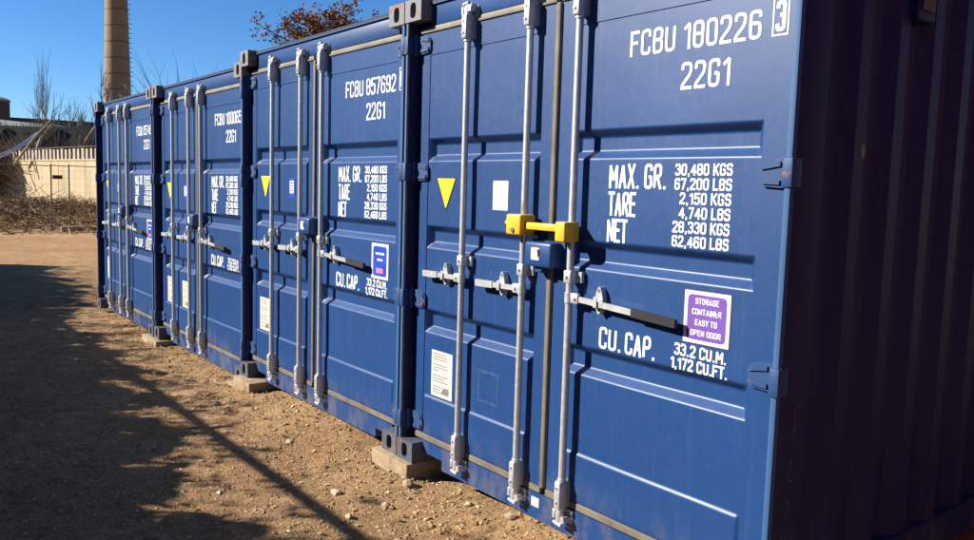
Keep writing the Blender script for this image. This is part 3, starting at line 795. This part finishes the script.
def rock(mb, c, s, rnd, sub=0):
    bm = bmesh.new(); bmesh.ops.create_icosphere(bm, subdivisions=1 + sub, radius=1)
    sx, sy, sz = s * rnd.uniform(.7, 1.3), s * rnd.uniform(.7, 1.3), s * rnd.uniform(.4, .8); a = rnd.random() * 6.3; sd_ = rnd.random() * 50
    vs = []
    for v in bm.verts:
        k = 1 + .35 * noise.noise(v.co * 1.3 + Vector((sd_, 0, 0))); p = Vector((v.co.x * sx * k, v.co.y * sy * k, v.co.z * sz * k))
        vs.append((c[0] + p.x * math.cos(a) - p.y * math.sin(a), c[1] + p.x * math.sin(a) + p.y * math.cos(a), c[2] + p.z))
    bm.verts.index_update(); mb.add(vs, [[v.index for v in f.verts] for f in bm.faces]); bm.free()
def make_gravel():
    rnd = random.Random(2); mb = MB()
    octf = [(0, 2, 4), (2, 1, 4), (1, 3, 4), (3, 0, 4), (2, 0, 5), (1, 2, 5), (3, 1, 5), (0, 3, 5)]
    for i in range(38000):
        x = .6 - (rnd.random() ** 1.5) * 9; y = rnd.uniform(-2.0, .25)
        if y > .03 and rnd.random() < .3: continue
        s = .0025 + .009 * rnd.random() ** 3.5 + (.012 if rnd.random() < .008 else 0)
        z = gz(x, y) + s * .15
        q = [Vector((1, 0, 0)), Vector((-1, 0, 0)), Vector((0, 1, 0)), Vector((0, -1, 0)), Vector((0, 0, .7)), Vector((0, 0, -.7))]
        a = rnd.random() * 6.3
        mb.add([(x + (p.x * math.cos(a) - p.y * math.sin(a)) * s * rnd.uniform(.7, 1.4), y + (p.x * math.sin(a) + p.y * math.cos(a)) * s * rnd.uniform(.7, 1.4), z + p.z * s * rnd.uniform(.6, 1.2)) for p in q], octf)
    for i in range(450):
        x = .4 - (rnd.random() ** 1.4) * 8; y = .15 - abs(rnd.gauss(0, .5)); s_ = rnd.uniform(.006, .015)
        rock(mb, (x, y, gz(x, y) + s_ * .2), s_, rnd)
    o = link('gravel', mb.mesh('gravel', M['pebble'], smooth=False)); tag(o, 'small pebbles strewn over the brown dirt in front of the containers', 'gravel', None, 'stuff')
    mb = MB()
    for i in range(1400):
        x = .3 - (rnd.random() ** 1.3) * 10; y = .12 - abs(rnd.gauss(0, .28)) if rnd.random() < .7 else rnd.uniform(-1.6, .1); z = gz(x, y) + .008
        s = rnd.uniform(.008, .022); a = rnd.random() * 6.3; t = rnd.uniform(-.5, .5)
        d = Vector((math.cos(a), math.sin(a), t)) * s; e = Vector((-math.sin(a), math.cos(a), rnd.uniform(-.5, .5))) * s * .45; p = Vector((x, y, z))
        mb.add([p - d, p + e, p + d, p - e], [(0, 1, 2, 3)])
    o = link('leaf_litter', mb.mesh('leaf_litter', M['litter'], smooth=False)); tag(o, 'dry leaf scraps lying along the foot of the containers', 'leaf litter', None, 'stuff')
make_gravel()
def stones():
    rnd = random.Random(7)
    for x, y, s, mat, lab in ((-2.05, -.30, .028, 'stone', 'small brown stone with a long shadow below the nearest corner block'),
                              (-2.38, -.42, .036, 'stone_pale', 'flat pale stone half sunk in the dirt before the corner block'),
                              (-2.20, -.07, .040, 'stone', 'dark clod of earth beside the nearest timber block'),
                              (-1.75, .02, .026, 'stone_pale', 'pale lump of stone near the sill of the nearest container'),
                              (-4.45, -.35, .030, 'stone', 'brown stone lying before the second nearest container'),
                              (-2.05, -.52, .024, 'stone_pale', 'small whitish pebble at the edge of the shade'),
                              (-3.30, -.28, .024, 'stone_pale', 'pale chip of stone lying halfway along the second container'),
                              (-1.42, .03, .030, 'stone', 'rough stone against the sill under the door rods of the nearest container')):
        mb = MB(); rock(mb, (0, 0, 0), s, rnd, 1)
        o = link('stone', mb.mesh('stone', M[mat], 25)); o.location = (x, y, gz(x, y) + s * .22); tag(o, lab, 'stone', 'loose stones on the dirt')
stones()
def blocks():
    def blk(x0, x1, y0, y1, z0, z1, lab, mat='timber'):
        cx, cy = (x0 + x1) / 2, (y0 + y1) / 2
        mb = MB().bbox(x0 - cx, x1 - cx, y0 - cy, y1 - cy, 0, z1 - z0, .006, 2)
        o = link('timber_block', mb.mesh('timber_block', M[mat], 40)); o.location = (cx, cy, z0); tag(o, lab, 'timber block', 'timber blocks under the container corners')
    blk(-2.665, -2.272, -.035, .25, -.16, -.0015, 'sunlit timber block under the corners of the two nearest containers')
    blk(-5.06, -4.70, -.05, .25, -.19, -.0825, 'lower timber block under the corner of the third container', 'timber_dark')
    blk(-4.885, -4.54, -.06, .25, -.0815, -.0025, 'plank resting on the lower timber block under the second container')
    blk(-7.56, -7.05, -.05, .22, -.20, -.0885, 'far timber block between the third and farthest containers')
blocks()

# ------------------------------------------------------------------ far setting helpers
CAMP = Vector((1.5516, -2.4757, 1.5715))
def at(dx, dy, D): return (CAMP.x + dx * D, CAMP.y + dy * D)

def tree_mesh(rnd, height, r0, levels=4, spread=.6, up=.35, nsplit=3, first=.35, sides=5, lean=(0, 0), narrow=False):
    mb = MB(); tips = []
    def grow(p, d, ln, r, lv):
        n = 4; pts = [p]; q = p.copy(); dd = d.copy()
        for i in range(n):
            dd = (dd + Vector((rnd.gauss(0, .10), rnd.gauss(0, .10), rnd.gauss(0, .05) + up * .10))).normalized()
            q = q + dd * ln / n; pts.append(q.copy())
        mb.tube(pts, [r * (1 - .55 * i / n) for i in range(n + 1)], sides if lv < 2 else 3, False)
        if lv >= levels: tips.append((q.copy(), dd.copy())); return
        for k in range(nsplit + (lv == 0) * 2):
            t = rnd.uniform(first if lv == 0 else .3, 1.0); b = pts[min(n, int(t * n))]
            ax = dd.cross(Vector((rnd.gauss(0, 1), rnd.gauss(0, 1), rnd.gauss(0, 1)))).normalized()
            nd = (dd + ax * spread * rnd.uniform(.6, 1.3) + Vector((0, 0, up * .5))).normalized()
            grow(b, nd, ln * rnd.uniform(.5, .75), r * .5, lv + 1)
        grow(q, dd, ln * .6, r * .45, lv + 1)
    grow(Vector((0, 0, 0)), Vector((lean[0], lean[1], 1)).normalized(), height * .45, r0, 0)
    return mb, tips
def bare_tree(name, x, y, lab, cat, seed, h, r0, mat='bark', **kw):
    rnd = random.Random(seed)
    slim = kw.pop('slim', 1); mb, tips = tree_mesh(rnd, h, r0, **kw)
    zm = max(v[2] for v in mb.v); k = h / zm; mb.v = [(a * k * slim, b * k * slim, c * k) for a, b, c in mb.v]
    o = link(name, mb.mesh(name, M[mat], 60)); o.location = (x, y, gz(x, y) - .05); tag(o, lab, cat, 'bare trees beyond the containers')
    return o

# ---- wall with slatted top
def wall():
    p0 = Vector((*at(-.9897 - .09, .1434 - .04, 50), 0)); p1 = Vector((*at(-.9771, .2126, 34.5), 0))
    pl = Vector((*at(-.9897, .1434, 43), 0)); d = (p1 - pl).normalized()
    a = pl - d * 16; b = p1 + d * 24; ln = (b - a).length; ang = math.atan2(d.y, d.x)
    t = empty('garden_wall', (a.x, a.y, -.1), 'cream rendered wall topped with a row of short slats behind the brush', 'wall'); t.rotation_euler = (0, 0, ang)
    mb = MB().box(0, ln, 0, .25, -.4, 2.30); mb.box(-.02, ln + .02, -.03, .28, 2.301, 2.36)
    x = 3
    while x < ln: mb.box(x - .012, x + .012, -.006, .001, 0, 2.28, 1); x += 3.0
    link('wall_panel', mb.mesh('wall_panel', [M['wall'], M['timber_dark']], 30), t)
    s = MB(); x = .1; rnd = random.Random(4)
    while x < ln - .3: s.box(x, x + rnd.uniform(.20, .27), .02, .14, 2.361, 2.78 + rnd.uniform(-.03, .03)); x += .46
    s.box(0, ln, .10, .16, 2.38, 2.76, 1); s.box(0, ln, -.02, .2, 2.815, 2.85, 1)
    link('slat_row', s.mesh('slat_row', [M['slat_pale'], M['dark_wood']], 30), t)
    return a, d
WA, WD = wall()
def wpt(s, off, z=0):
    n = Vector((-WD.y, WD.x, 0)); p = WA + WD * s + n * off; return (p.x, p.y, z)

# ---- wire fence with small sign
def wire_fence():
    a = Vector((*at(-.9852, .1714, 29), 0)); b = Vector((*at(-.9825, .1865, 30.0), 0)); d = (b - a).normalized(); d = Vector((.25, 1, 0)).normalized()
    p0 = a - d * 3.2; ang = math.atan2(d.y, d.x)
    t = empty('wire_fence', (p0.x, p0.y, -.12), 'thin wire mesh fence with steel posts before the cream wall', 'fence'); t.rotation_euler = (0, 0, ang)
    for x in (0.02, 3.2, 3.70, 6.9):
        link('post', MB().tube([(x, 0, -.2), (x, 0, 2.06)], .022, 8).mesh('post', M['steel'], 40), t)
    for x0, x1 in ((.045, 3.175), (3.225, 3.675), (3.725, 6.875)):
        link('rail', MB().tube([(x0, 0, 2.02), (x1, 0, 2.0)], .014, 6).mesh('rail', M['steel'], 40), t)
    mb = MB(); x = .1
    while x < 6.9: mb.box(x - .0015, x + .0015, -.003, .0, .05, 2.0); x += .15
    z = .1
    while z < 2: mb.box(.03, 6.87, .0005, .0035, z - .0015, z + .0015); z += .22
    link('mesh_panel', mb.mesh('mesh_panel', M['steel'], smooth=False), t)
    link('small_sign', MB().bbox(3.24, 3.52, -.03, -.016, 1.60, 1.72, .003, 1).mesh('small_sign', M['dark_wood'], 30), t)
wire_fence()

# ---- brush pile
def brush():
    rnd = random.Random(9); mb = MB()
    for i in range(9000):
        x = rnd.gauss(-31.0, 2.6); y = rnd.uniform(-4, 12); x += .25 * (y - 3)
        if x > -25.5 + .2 * y: continue
        z = gz(x, y) + abs(rnd.gauss(0, .10)); ln = rnd.uniform(.2, 1.1); a = rnd.random() * 6.3; el = rnd.gauss(.08, .28)
        d = Vector((math.cos(a) * math.cos(el), math.sin(a) * math.cos(el), math.sin(el))) * ln; p = Vector((x, y, z))
        r = rnd.uniform(.006, .018)
        m_ = p + d * .5 + Vector((rnd.gauss(0, .06), rnd.gauss(0, .06), rnd.gauss(0, .05)))
        mb.tube([p, m_, p + d], [r, r * .8, r * .4], 3, False)
    o = link('dry_brush', mb.mesh('dry_brush', M['stick'], smooth=False)); tag(o, 'heap of dry cut brush and twigs at the foot of the cream wall', 'brush', None, 'stuff')
    l = MB(); p = at(-.9795, .2005, 28.5)
    l.tube([(-.6, -.1, .10), (0, 0, .13), (.7, .1, .1)], [.09, .08, .06], 8)
    o = link('fallen_log', l.mesh('fallen_log', M['pole'], 40)); o.location = (p[0], p[1], gz(*p)); o.rotation_euler = (0, 0, R(80)); tag(o, 'pale log lying before the brush heap next to the farthest container', 'log')
brush()

# ---- sheds and buildings beyond the wall
def box_building(name, dx, dy, D, w, dp, h, lab, cat, wallm, roofm, rh=.35, over=.4, rot=None, win=0, z=-.2):
    x, y = at(dx, dy, D); t = empty(name, (x, y, z), lab, cat)
    t.rotation_euler = (0, 0, math.atan2(dy, dx) - math.pi / 2 if rot is None else rot)
    link('wall', MB().box(-w / 2, w / 2, 0, dp, 0, h).mesh('wall', M[wallm], 30), t)
    link('roof', MB().box(-w / 2 - over, w / 2 + over, -over, dp + over, h + .002, h + rh).mesh('roof', M[roofm], 30), t)
    for k in range(win):
        xx = -w / 2 + (k + .7) * w / win
        link('window', MB().box(xx - .6, xx + .6, -.03, -.002, h * .45, h * .75).mesh('window', M['dark'], 30), t)
    return t
box_building('factory_hall', -.9868, .160, 95, 11.5, 14, 6.9, 'long dark flat-roofed hall beyond the cream wall', 'building', 'dark_brick', 'roof_dark', .5, .5, win=3)
box_building('brick_hall', -.9790, .2036, 98, 15, 14, 6.9, 'lower brown hall standing between the dark hall and the chimney', 'building', 'brown_wall', 'dark_brick', .35, .3, win=4)
def gable_barn():
    x, y = at(-.9905, .1375, 70); t = empty('barn', (x, y, -.2), 'dark barn with a grey green sloping roof beyond the cream wall', 'building')
    t.rotation_euler = (0, 0, math.atan2(.1375, -.9905) - math.pi / 2)
    link('wall', MB().box(-7, 7.5, 0, 9, 0, 4.9).mesh('wall', M['dark_brick'], 30), t)
    mb = MB(); mb.add([(-7.4, -.5, 4.85), (7.9, -.5, 4.70), (7.9, 4.5, 5.55), (-7.4, 4.5, 6.3), (-7.4, 9.5, 4.85), (7.9, 9.5, 4.7)], [(0, 1, 2, 3), (3, 2, 5, 4)])
    mb.add([(-7.4, -.5, 4.7), (7.9, -.5, 4.55), (7.9, -.5, 4.70), (-7.4, -.5, 4.85)], [(0, 1, 2, 3)])
    mb.add([(7.9, -.5, 4.7), (7.9, 9.5, 4.7), (7.9, 4.5, 5.55)], [(0, 1, 2)])
    link('roof', mb.mesh('roof', M['roof_grey'], 30), t)
gable_barn()
def tank():
    x, y = at(-.9922, .1245, 90); t = empty('storage_tank', (x, y, -.2), 'dark round tank tower rising over the roofs at the far edge of the yard', 'tank')
    link('tank_body', MB().tube([(0, 0, 0), (0, 0, 8.5)], 1.0, 28).mesh('tank_body', M['dark_brick'], 40), t)
    link('tank_cap', MB().tube([(0, 0, 8.501), (0, 0, 8.7), (0, 0, 8.9), (0, 0, 8.98)], [1.06, 1.04, .6, .2], 28).mesh('tank_cap', M['roof_grey'], 50), t)
tank()
def lean_to():
    x, y = at(-.9835, .1805, 47); t = empty('lean_to_shed', (x, y, -.2), 'dark open lean-to with pale rafters just behind the cream wall', 'shed')
    t.rotation_euler = (0, 0, math.atan2(.1805, -.9835) - math.pi / 2)
    link('wall', MB().box(-5, 4.2, 1.6, 4, 0, 3.6).mesh('wall', M['dark_wood'], 30), t)
    for k, (x0, x1) in enumerate(((-2.6, -.35), (-.3, 1.7), (1.75, 4.0))):
        mb = MB(); mb.add([(x0 - .9, 0, 3.0), (x1 - .9, 0, 3.0), (x1, 1.5, 4.25 + .1 * k), (x0, 1.5, 4.25 + .1 * k), (x0 - .9, 0, 2.9), (x1 - .9, 0, 2.9), (x1, 1.5, 4.15 + .1 * k), (x0, 1.5, 4.15 + .1 * k)],
                         [(0, 1, 2, 3), (7, 6, 5, 4), (0, 4, 5, 1), (1, 5, 6, 2), (2, 6, 7, 3), (3, 7, 4, 0)])
        link('roof_panel', mb.mesh('roof_panel', M['roof_dark'], 30), t)
        link('rafter', MB().tube([(x0 - .95, -.06, 3.02), (x0 - .02, 1.44, 4.34 + .1 * k)], .06, 6).mesh('rafter', M['pole'], 40), t)
lean_to()
def leaning_things():
    # pale bent sheet and forked poles leaning on the wall top
    def P(px_dir, D): return Vector((*at(px_dir[0], px_dir[1], D), 0))
    a = P((-.9935, .1135), 42.0); b = P((-.9873, .1595), 43.5)
    def ztop(ypx, D, hor=175): return 1.57 + (hor - ypx) / 820 * D * .9
    mid = a.lerp(b, .5)
    mb = MB(); n = 8; w = .5
    for k in range(n + 1):
        t = k / n; p = a.lerp(b, t); z = ztop(158, 42) + (ztop(133, 43.5) - ztop(158, 42)) * (t ** 1.5)
        mb.v += [(p.x, p.y, z), (p.x + .2, p.y - .1, z - w * .45), (p.x, p.y + .03, z - .02), (p.x + .2, p.y - .07, z - w * .45 - .03)]
    for k in range(n):
        i = 4 * k; j = i + 4
        mb.f += [(i, i + 1, j + 1, j), (i + 2, j + 2, j + 3, i + 3), (i, j, j + 2, i + 2), (i + 1, i + 3, j + 3, j + 1)]; mb.mi += [0] * 4
    o = link('roofing_sheet', fixnormals(mb).mesh('roofing_sheet', M['sheet'], 50)); tag(o, 'pale bent roofing sheet leaning above the cream wall', 'sheet')
    a = P((-.9905, .138), 41); b = P((-.9848, .1738), 42)
    za, zb = ztop(165, 41), ztop(120, 42)
    mb = MB(); mb.tube([(a.x, a.y, za), (a.lerp(b, .5).x, a.lerp(b, .5).y, (za + zb) / 2 + .1), (b.x, b.y, zb)], [.06, .05, .04], 7)
    c = P((-.9832, .1825), 42); zc = ztop(127, 42); e = b.lerp(c, .4)
    mb.tube([(b.x, b.y, zb - .02), (e.x, e.y, zb - .35), (c.x, c.y, zc)], [.04, .035, .02], 6)
    o = link('forked_pole', mb.mesh('forked_pole', M['pole'], 50)); tag(o, 'long forked branch leaning up over the cream wall', 'branch')
    a = P((-.9885, .1515), 41); b = P((-.9868, .1625), 42.5)
    mb = MB(); mb.tube([(a.x, a.y, ztop(168, 41)), (b.x, b.y, ztop(140, 42.5))], [.06, .045], 6)
    o = link('thin_pole', mb.mesh('thin_pole', M['pole'], 50)); tag(o, 'short thin pole beside the forked branch on the cream wall', 'pole')
leaning_things()
def chimney():
    x, y = at(-.9717, .2364, 120); t = empty('chimney', (x, y, -.3), 'tall tapering brick factory chimney with iron bands', 'chimney')
    r = lambda z: 1.93 - .0228 * z
    link('shaft', MB().tube([(0, 0, z) for z in range(0, 43, 3)], [r(z) for z in range(0, 43, 3)], 40).mesh('shaft', M['chimney'], 40), t)
    z = 3.0
    while z < 42:
        link('iron_band', MB().tube([(0, 0, z), (0, 0, z + .16)], [r(z) + .03, r(z) + .03], 40).mesh('iron_band', M['band'], 40), t); z += 2.05
    d = Vector((.2364, .9717, 0)); tn = Vector((-d.y, d.x, 0)); z = 9.0
    while z < 27:
        mb = MB(); p = d * (r(z) - .02); q = d * (r(z) + .30)
        mb.tube([p - tn * .18 + Vector((0, 0, z)), q - tn * .18 + Vector((0, 0, z)), q + tn * .18 + Vector((0, 0, z)), p + tn * .18 + Vector((0, 0, z))], .026, 5)
        link('climbing_rung', mb.mesh('climbing_rung', M['band'], 50), t); z += .62
chimney()

# ---- trees
bare_tree('poplar_tree', *at(-.9873, .159, 66), 'slim bare poplar rising over the dark hall beyond the wall', 'tree', 3, 11.0, .12, 'bark_pale', levels=4, spread=.34, up=.8, nsplit=4, first=.1, slim=.42)
bare_tree('bare_tree', *at(-.9790, .2040, 58), 'spreading bare tree right behind the far end of the row beside the chimney', 'tree', 8, 8.9, .22, 'bark_pale', levels=4, spread=.6, nsplit=3)
bare_tree('bare_tree', *at(-.9834, .1812, 75), 'wide bushy bare tree between the poplar and the chimney', 'tree', 14, 9.0, .26, 'bark_pale', levels=4, spread=.7, nsplit=3)
bare_tree('bare_tree', *at(-.9596, .2813, 38), 'thin bare sapling standing above the farthest container', 'tree', 21, 7.1, .08, 'bark_pale', levels=3, spread=.45, nsplit=2, first=.5)
bare_tree('bare_tree', *at(-.945, .327, 40), 'faint thin bare tree above the third container of the row', 'tree', 33, 7.6, .07, 'bark_pale', levels=3, spread=.5, nsplit=2, first=.5)
bare_tree('bare_tree', *at(-.9665, .2565, 52), 'low bare bush behind the farthest container near the chimney foot', 'tree', 41, 7.6, .18, 'bark_pale', levels=4, spread=.7, nsplit=3)
def leafy_tree(name, x, y, lab, seed, h, crown_lo, rad, leafmat, nleaf, group=None, leaf=.07, levels=3):
    rnd = random.Random(seed); t = empty(name, (x, y, gz(x, y) - .05), lab, 'tree', group)
    mb, tips = tree_mesh(rnd, h, .13, levels=levels, spread=.75, up=.3, nsplit=3, first=.35)
    zm = max(v[2] for v in mb.v); k = h / zm; rm = max(math.hypot(v[0], v[1]) for v in mb.v); kr = rad / rm
    mb.v = [(a * kr, b * kr, c * k) for a, b, c in mb.v]
    link('trunk', mb.mesh('trunk', M['bark'], 60), t)
    lf = MB()
    tp = [Vector((p.x * kr, p.y * kr, p.z * k)) for p, _ in tips]; tp = [p for p in tp if p.z > crown_lo]
    for i in range(nleaf):
        p = rnd.choice(tp); s = abs(rnd.gauss(0, .2)); v = Vector((rnd.gauss(0, .20), rnd.gauss(0, .20), rnd.gauss(0, .17))); p = p + v
        a = Vector((rnd.gauss(0, 1), rnd.gauss(0, 1), rnd.gauss(0, 1))).normalized() * leaf * rnd.uniform(.5, 1.2); b = a.orthogonal().normalized() * leaf * .5
        lf.add([p - a, p + b, p + a, p - b], [(0, 1, 2, 3)])
    link('crown', lf.mesh('crown', M[leafmat], smooth=False), t)
def autumn_tree():
    x, y = at(-.8955, .4450, 30); rnd = random.Random(31)
    t = empty('autumn_tree', (x, y, -.2), 'tree with rusty brown autumn leaves behind the second and third containers', 'tree')
    tr = MB(); lf = MB()
    tr.tube([(0, 0, 0), (.05, 0, 2.2), (-.08, .1, 4.4), (.05, 0, 6.4), (.1, .05, 7.8)], [.16, .13, .10, .06, .025], 8)
    for i in range(64):
        a = rnd.random() * 6.283; el = rnd.uniform(-.25, 1.35); rr = rnd.uniform(.55, 1.0)
        e = Vector((math.cos(a) * math.cos(el) * 3.0 * rr, math.sin(a) * math.cos(el) * 3.0 * rr, 6.45 + math.sin(el) * 1.75 * rr + rnd.gauss(0, .12)))
        b = Vector((0, 0, max(4.0, e.z - rnd.uniform(.8, 2.0)))); m = b.lerp(e, .5) + Vector((rnd.gauss(0, .15), rnd.gauss(0, .15), rnd.uniform(-.05, .25)))
        tr.tube([b, b.lerp(m, .5), m, m.lerp(e, .5), e], [.035, .028, .02, .013, .006], 5, False)
        dens = rnd.choice((.12, .35, .65, 1.0))
        for k in range(7):
            q = b.lerp(e, rnd.uniform(.45, 1.0)); d = Vector((rnd.gauss(0, 1), rnd.gauss(0, 1), rnd.gauss(.5, .8))).normalized(); ln = rnd.uniform(.2, .6)
            f_ = q + d * ln; tr.tube([q, q.lerp(f_, .5) + Vector((rnd.gauss(0, .03), rnd.gauss(0, .03), 0)), f_], [.010, .007, .004], 3, False)
            for n_ in range(int(20 * dens)):
                c = q.lerp(f_, rnd.uniform(.1, 1.1)) + Vector((rnd.gauss(0, .07), rnd.gauss(0, .07), rnd.gauss(0, .07)))
                s_ = rnd.uniform(.035, .075); u = Vector((rnd.gauss(0, 1), rnd.gauss(0, 1), rnd.gauss(0, 1))).normalized() * s_; v = u.orthogonal().normalized() * s_ * .6
                lf.add([c - u, c + v, c + u, c - v], [(0, 1, 2, 3)])
    link('trunk', tr.mesh('trunk', M['bark'], 60), t); link('crown', lf.mesh('crown', M['rust_leaf'], smooth=False), t)
autumn_tree()

# ---- yard behind the photographer: shade casters, plus two buildings added to block sky light
def yard_fence():
    t = empty('pipe_fence', (-5, -3.42, -.12), 'pipe rail fence along the shaded edge of the yard facing the containers', 'fence')
    x = -7.0
    while x < 7.1: link('post', MB().tube([(x + 1.15, 0, -.1), (x + .36, 0, 2.20)], .03, 10).mesh('post', M['steel'], 40), t); x += 2.8
    link('rail', MB().tube([(-7.2, .05, 2.05), (8.2, .05, 2.05)], .031, 10).mesh('rail', M['steel'], 40), t)
yard_fence()
def hedge():
    rnd = random.Random(12)
    # clumps of shrubs in a row, taller towards the far end; each shrub a thing
    xs = -19.0; i = 0
    names = []
    while xs < 3.2:
        sx = xs + 2.0                          # where its shade falls
        reach = .55 + (sx + 15.7) / 9.9 * (-.50 - .55) if sx < -5.8 else -.50 + (sx + 5.8) / 3.7 * (-.60)
        if -11 < sx < -7: reach -= .15
        reach = max(reach, -1.25)
        y0 = -4.35; h = (reach - y0) * .74 - .12 + rnd.uniform(-.12, .1)
        t = empty('evergreen_shrub', (xs, y0, -.15), 'dense evergreen shrub in the hedge behind the pipe fence', 'shrub', 'evergreen shrubs in the hedge behind the fence')
        lf = MB(); rad = .75
        n = int(2100 * (h / 2.6))
        for k in range(n):
            a = rnd.random() * 6.283; zz = rnd.random(); rr = rad * (1 - .45 * zz ** 3) * math.sqrt(rnd.random())
            p = Vector((math.cos(a) * rr * 1.15, math.sin(a) * rr * .75, .1 + zz * (h - .1) * (1 - .10 * rnd.random())))
            s = rnd.uniform(.07, .15); u = Vector((rnd.gauss(0, 1), rnd.gauss(0, 1), rnd.gauss(0, 1))).normalized() * s; v = u.orthogonal().normalized() * s * .55
            lf.add([p - u, p + v, p + u, p - v], [(0, 1, 2, 3)])
        for k in range(34):
            a = rnd.random() * 6.283; r_ = rnd.random() * .7; p = Vector((math.cos(a) * r_, math.sin(a) * r_ * .7, h * .85)); d = Vector((rnd.gauss(0, .35), rnd.gauss(0, .35), 1)).normalized(); ln = rnd.uniform(.15, .65)
            lf.tube([p, p + d * (ln + h * .1)], [.008, .003], 3, False)
            for q in range(9):
                c_ = p + d * (rnd.uniform(.3, 1) * ln + h * .1) + Vector((rnd.gauss(0, .05), rnd.gauss(0, .05), 0)); s = rnd.uniform(.02, .05); u = Vector((rnd.gauss(0, 1), rnd.gauss(0, 1), rnd.gauss(0, 1))).normalized() * s; v = u.orthogonal().normalized() * s * .5
                lf.add([c_ - u, c_ + v, c_ + u, c_ - v], [(0, 1, 2, 3)])
        link('foliage', lf.mesh('foliage', M['hedge_leaf'], smooth=False), t)
        link('stem', MB().tube([(0, 0, -.1), (0, 0, h * .7)], [.05, .02], 7).mesh('stem', M['bark'], 50), t)
        xs += 1.05; i += 1
hedge()
def warehouse():  # out of view, added to cut sky light and deepen the shade
    t = empty('sky_block_warehouse', (-6.5, -12.2, -.2), 'unseen dark brick warehouse added across the yard to block sky light', 'building')
    link('wall', MB().box(-14.5, 14.5, -8, 0, 0, 7.1).mesh('wall', M['dark_brick'], 30), t)
    link('roof', MB().box(-14.7, 14.7, -8.2, .2, 7.101, 7.35).mesh('roof', M['roof_dark'], 30), t)
    for k in range(9):
        x = -12.4 + k * 3.1; f = link('window', MB().box(x - .7, x + .7, .003, .05, 2.4, 4.4).mesh('window', M['grey_print'], 30), t)
        link('pane', MB().box(x - .62, x + .62, .052, .06, 2.48, 4.32).mesh('pane', M['dark'], 30), f)
    link('door', MB().box(-.9, .9, .003, .06, 0, 2.3).mesh('door', M['brown_wall'], 30), t)
warehouse()  # unseen building added to block sky light
def shed():  # out of view, added to block sky and throw brown onto the side wall
    t = empty('sky_block_shed', (3.9, 5.5, -.2), 'unseen brown timber shed added to block and tint light on the nearest container side', 'building')
    mb = MB(); y = -7.2; rnd = random.Random(6)
    while y < 7.2: mb.box(rnd.uniform(0, .012), .2, y, y + .192, 0, 6.4); y += .2
    link('wall', mb.mesh('wall', M['brown_board'], 30), t)
    link('wall', MB().box(.201, 5, -7.2, 7.2, 0, 6.4).mesh('wall', M['dark_wood'], 30), t)
    link('roof', MB().box(-.25, 5.2, -7.4, 7.4, 6.401, 6.6).mesh('roof', M['roof_dark'], 30), t)
shed()  # unseen building added to block and tint light on the side wall
# ---- scrub between the wall and the halls
def scrub():
    rnd = random.Random(19)
    for i, (dx, dy, D, h, lab) in enumerate(((-.9905, .1375, 46.5, 3.9, 'low brown scrub bush right behind the wall by the pale bent sheet'), (-.9858, .1680, 45.0, 4.0, 'low brown scrub bush right behind the wall by the forked branch'), (-.9812, .1930, 44.0, 4.1, 'low brown scrub bush right behind the wall next to the containers'), (-.9895, .1445, 54, 4.8, 'brown leafless scrub bush behind the pale bent sheet'), (-.9866, .1632, 56, 4.6, 'brown leafless scrub bush at the foot of the poplar'),
                                        (-.9840, .1782, 54, 4.4, 'brown leafless scrub bush behind the lean-to rafters'), (-.9815, .1915, 57, 5.0, 'tall brown scrub bush before the lower brown hall'),
                                        (-.9785, .2062, 55, 4.8, 'brown scrub bush behind the end of the wall next to the containers'))):
        x, y = at(dx, dy, D); mb = MB()
        for k in range(420):
            a = rnd.random() * 6.283; r0 = rnd.uniform(0, .9); el = rnd.uniform(.25, 1.5); ln = h * rnd.uniform(.35, 1.0)
            p = Vector((math.cos(a) * r0, math.sin(a) * r0, rnd.uniform(0, h * .25))); d = Vector((math.cos(a) * math.cos(el), math.sin(a) * math.cos(el), math.sin(el)))
            ln = min(ln, (h - p.z) / max(d.z, .2)); m_ = p + d * ln * .5 + Vector((rnd.gauss(0, .12), rnd.gauss(0, .12), 0))
            mb.tube([p, m_, p + d * ln], [.03, .022, .008], 3, False)
        o = link('scrub_bush', mb.mesh('scrub_bush', M['stick'], smooth=False)); o.location = (x, y, -.1); tag(o, lab, 'bush', 'leafless scrub bushes behind the wall')
scrub()
leafy_tree('evergreen_tree', -43.7, -.3, 'dark evergreen tree shading the far end of the cream wall', 17, 5.4, .3, 3.0, 'hedge_leaf', 14000, leaf=.20)
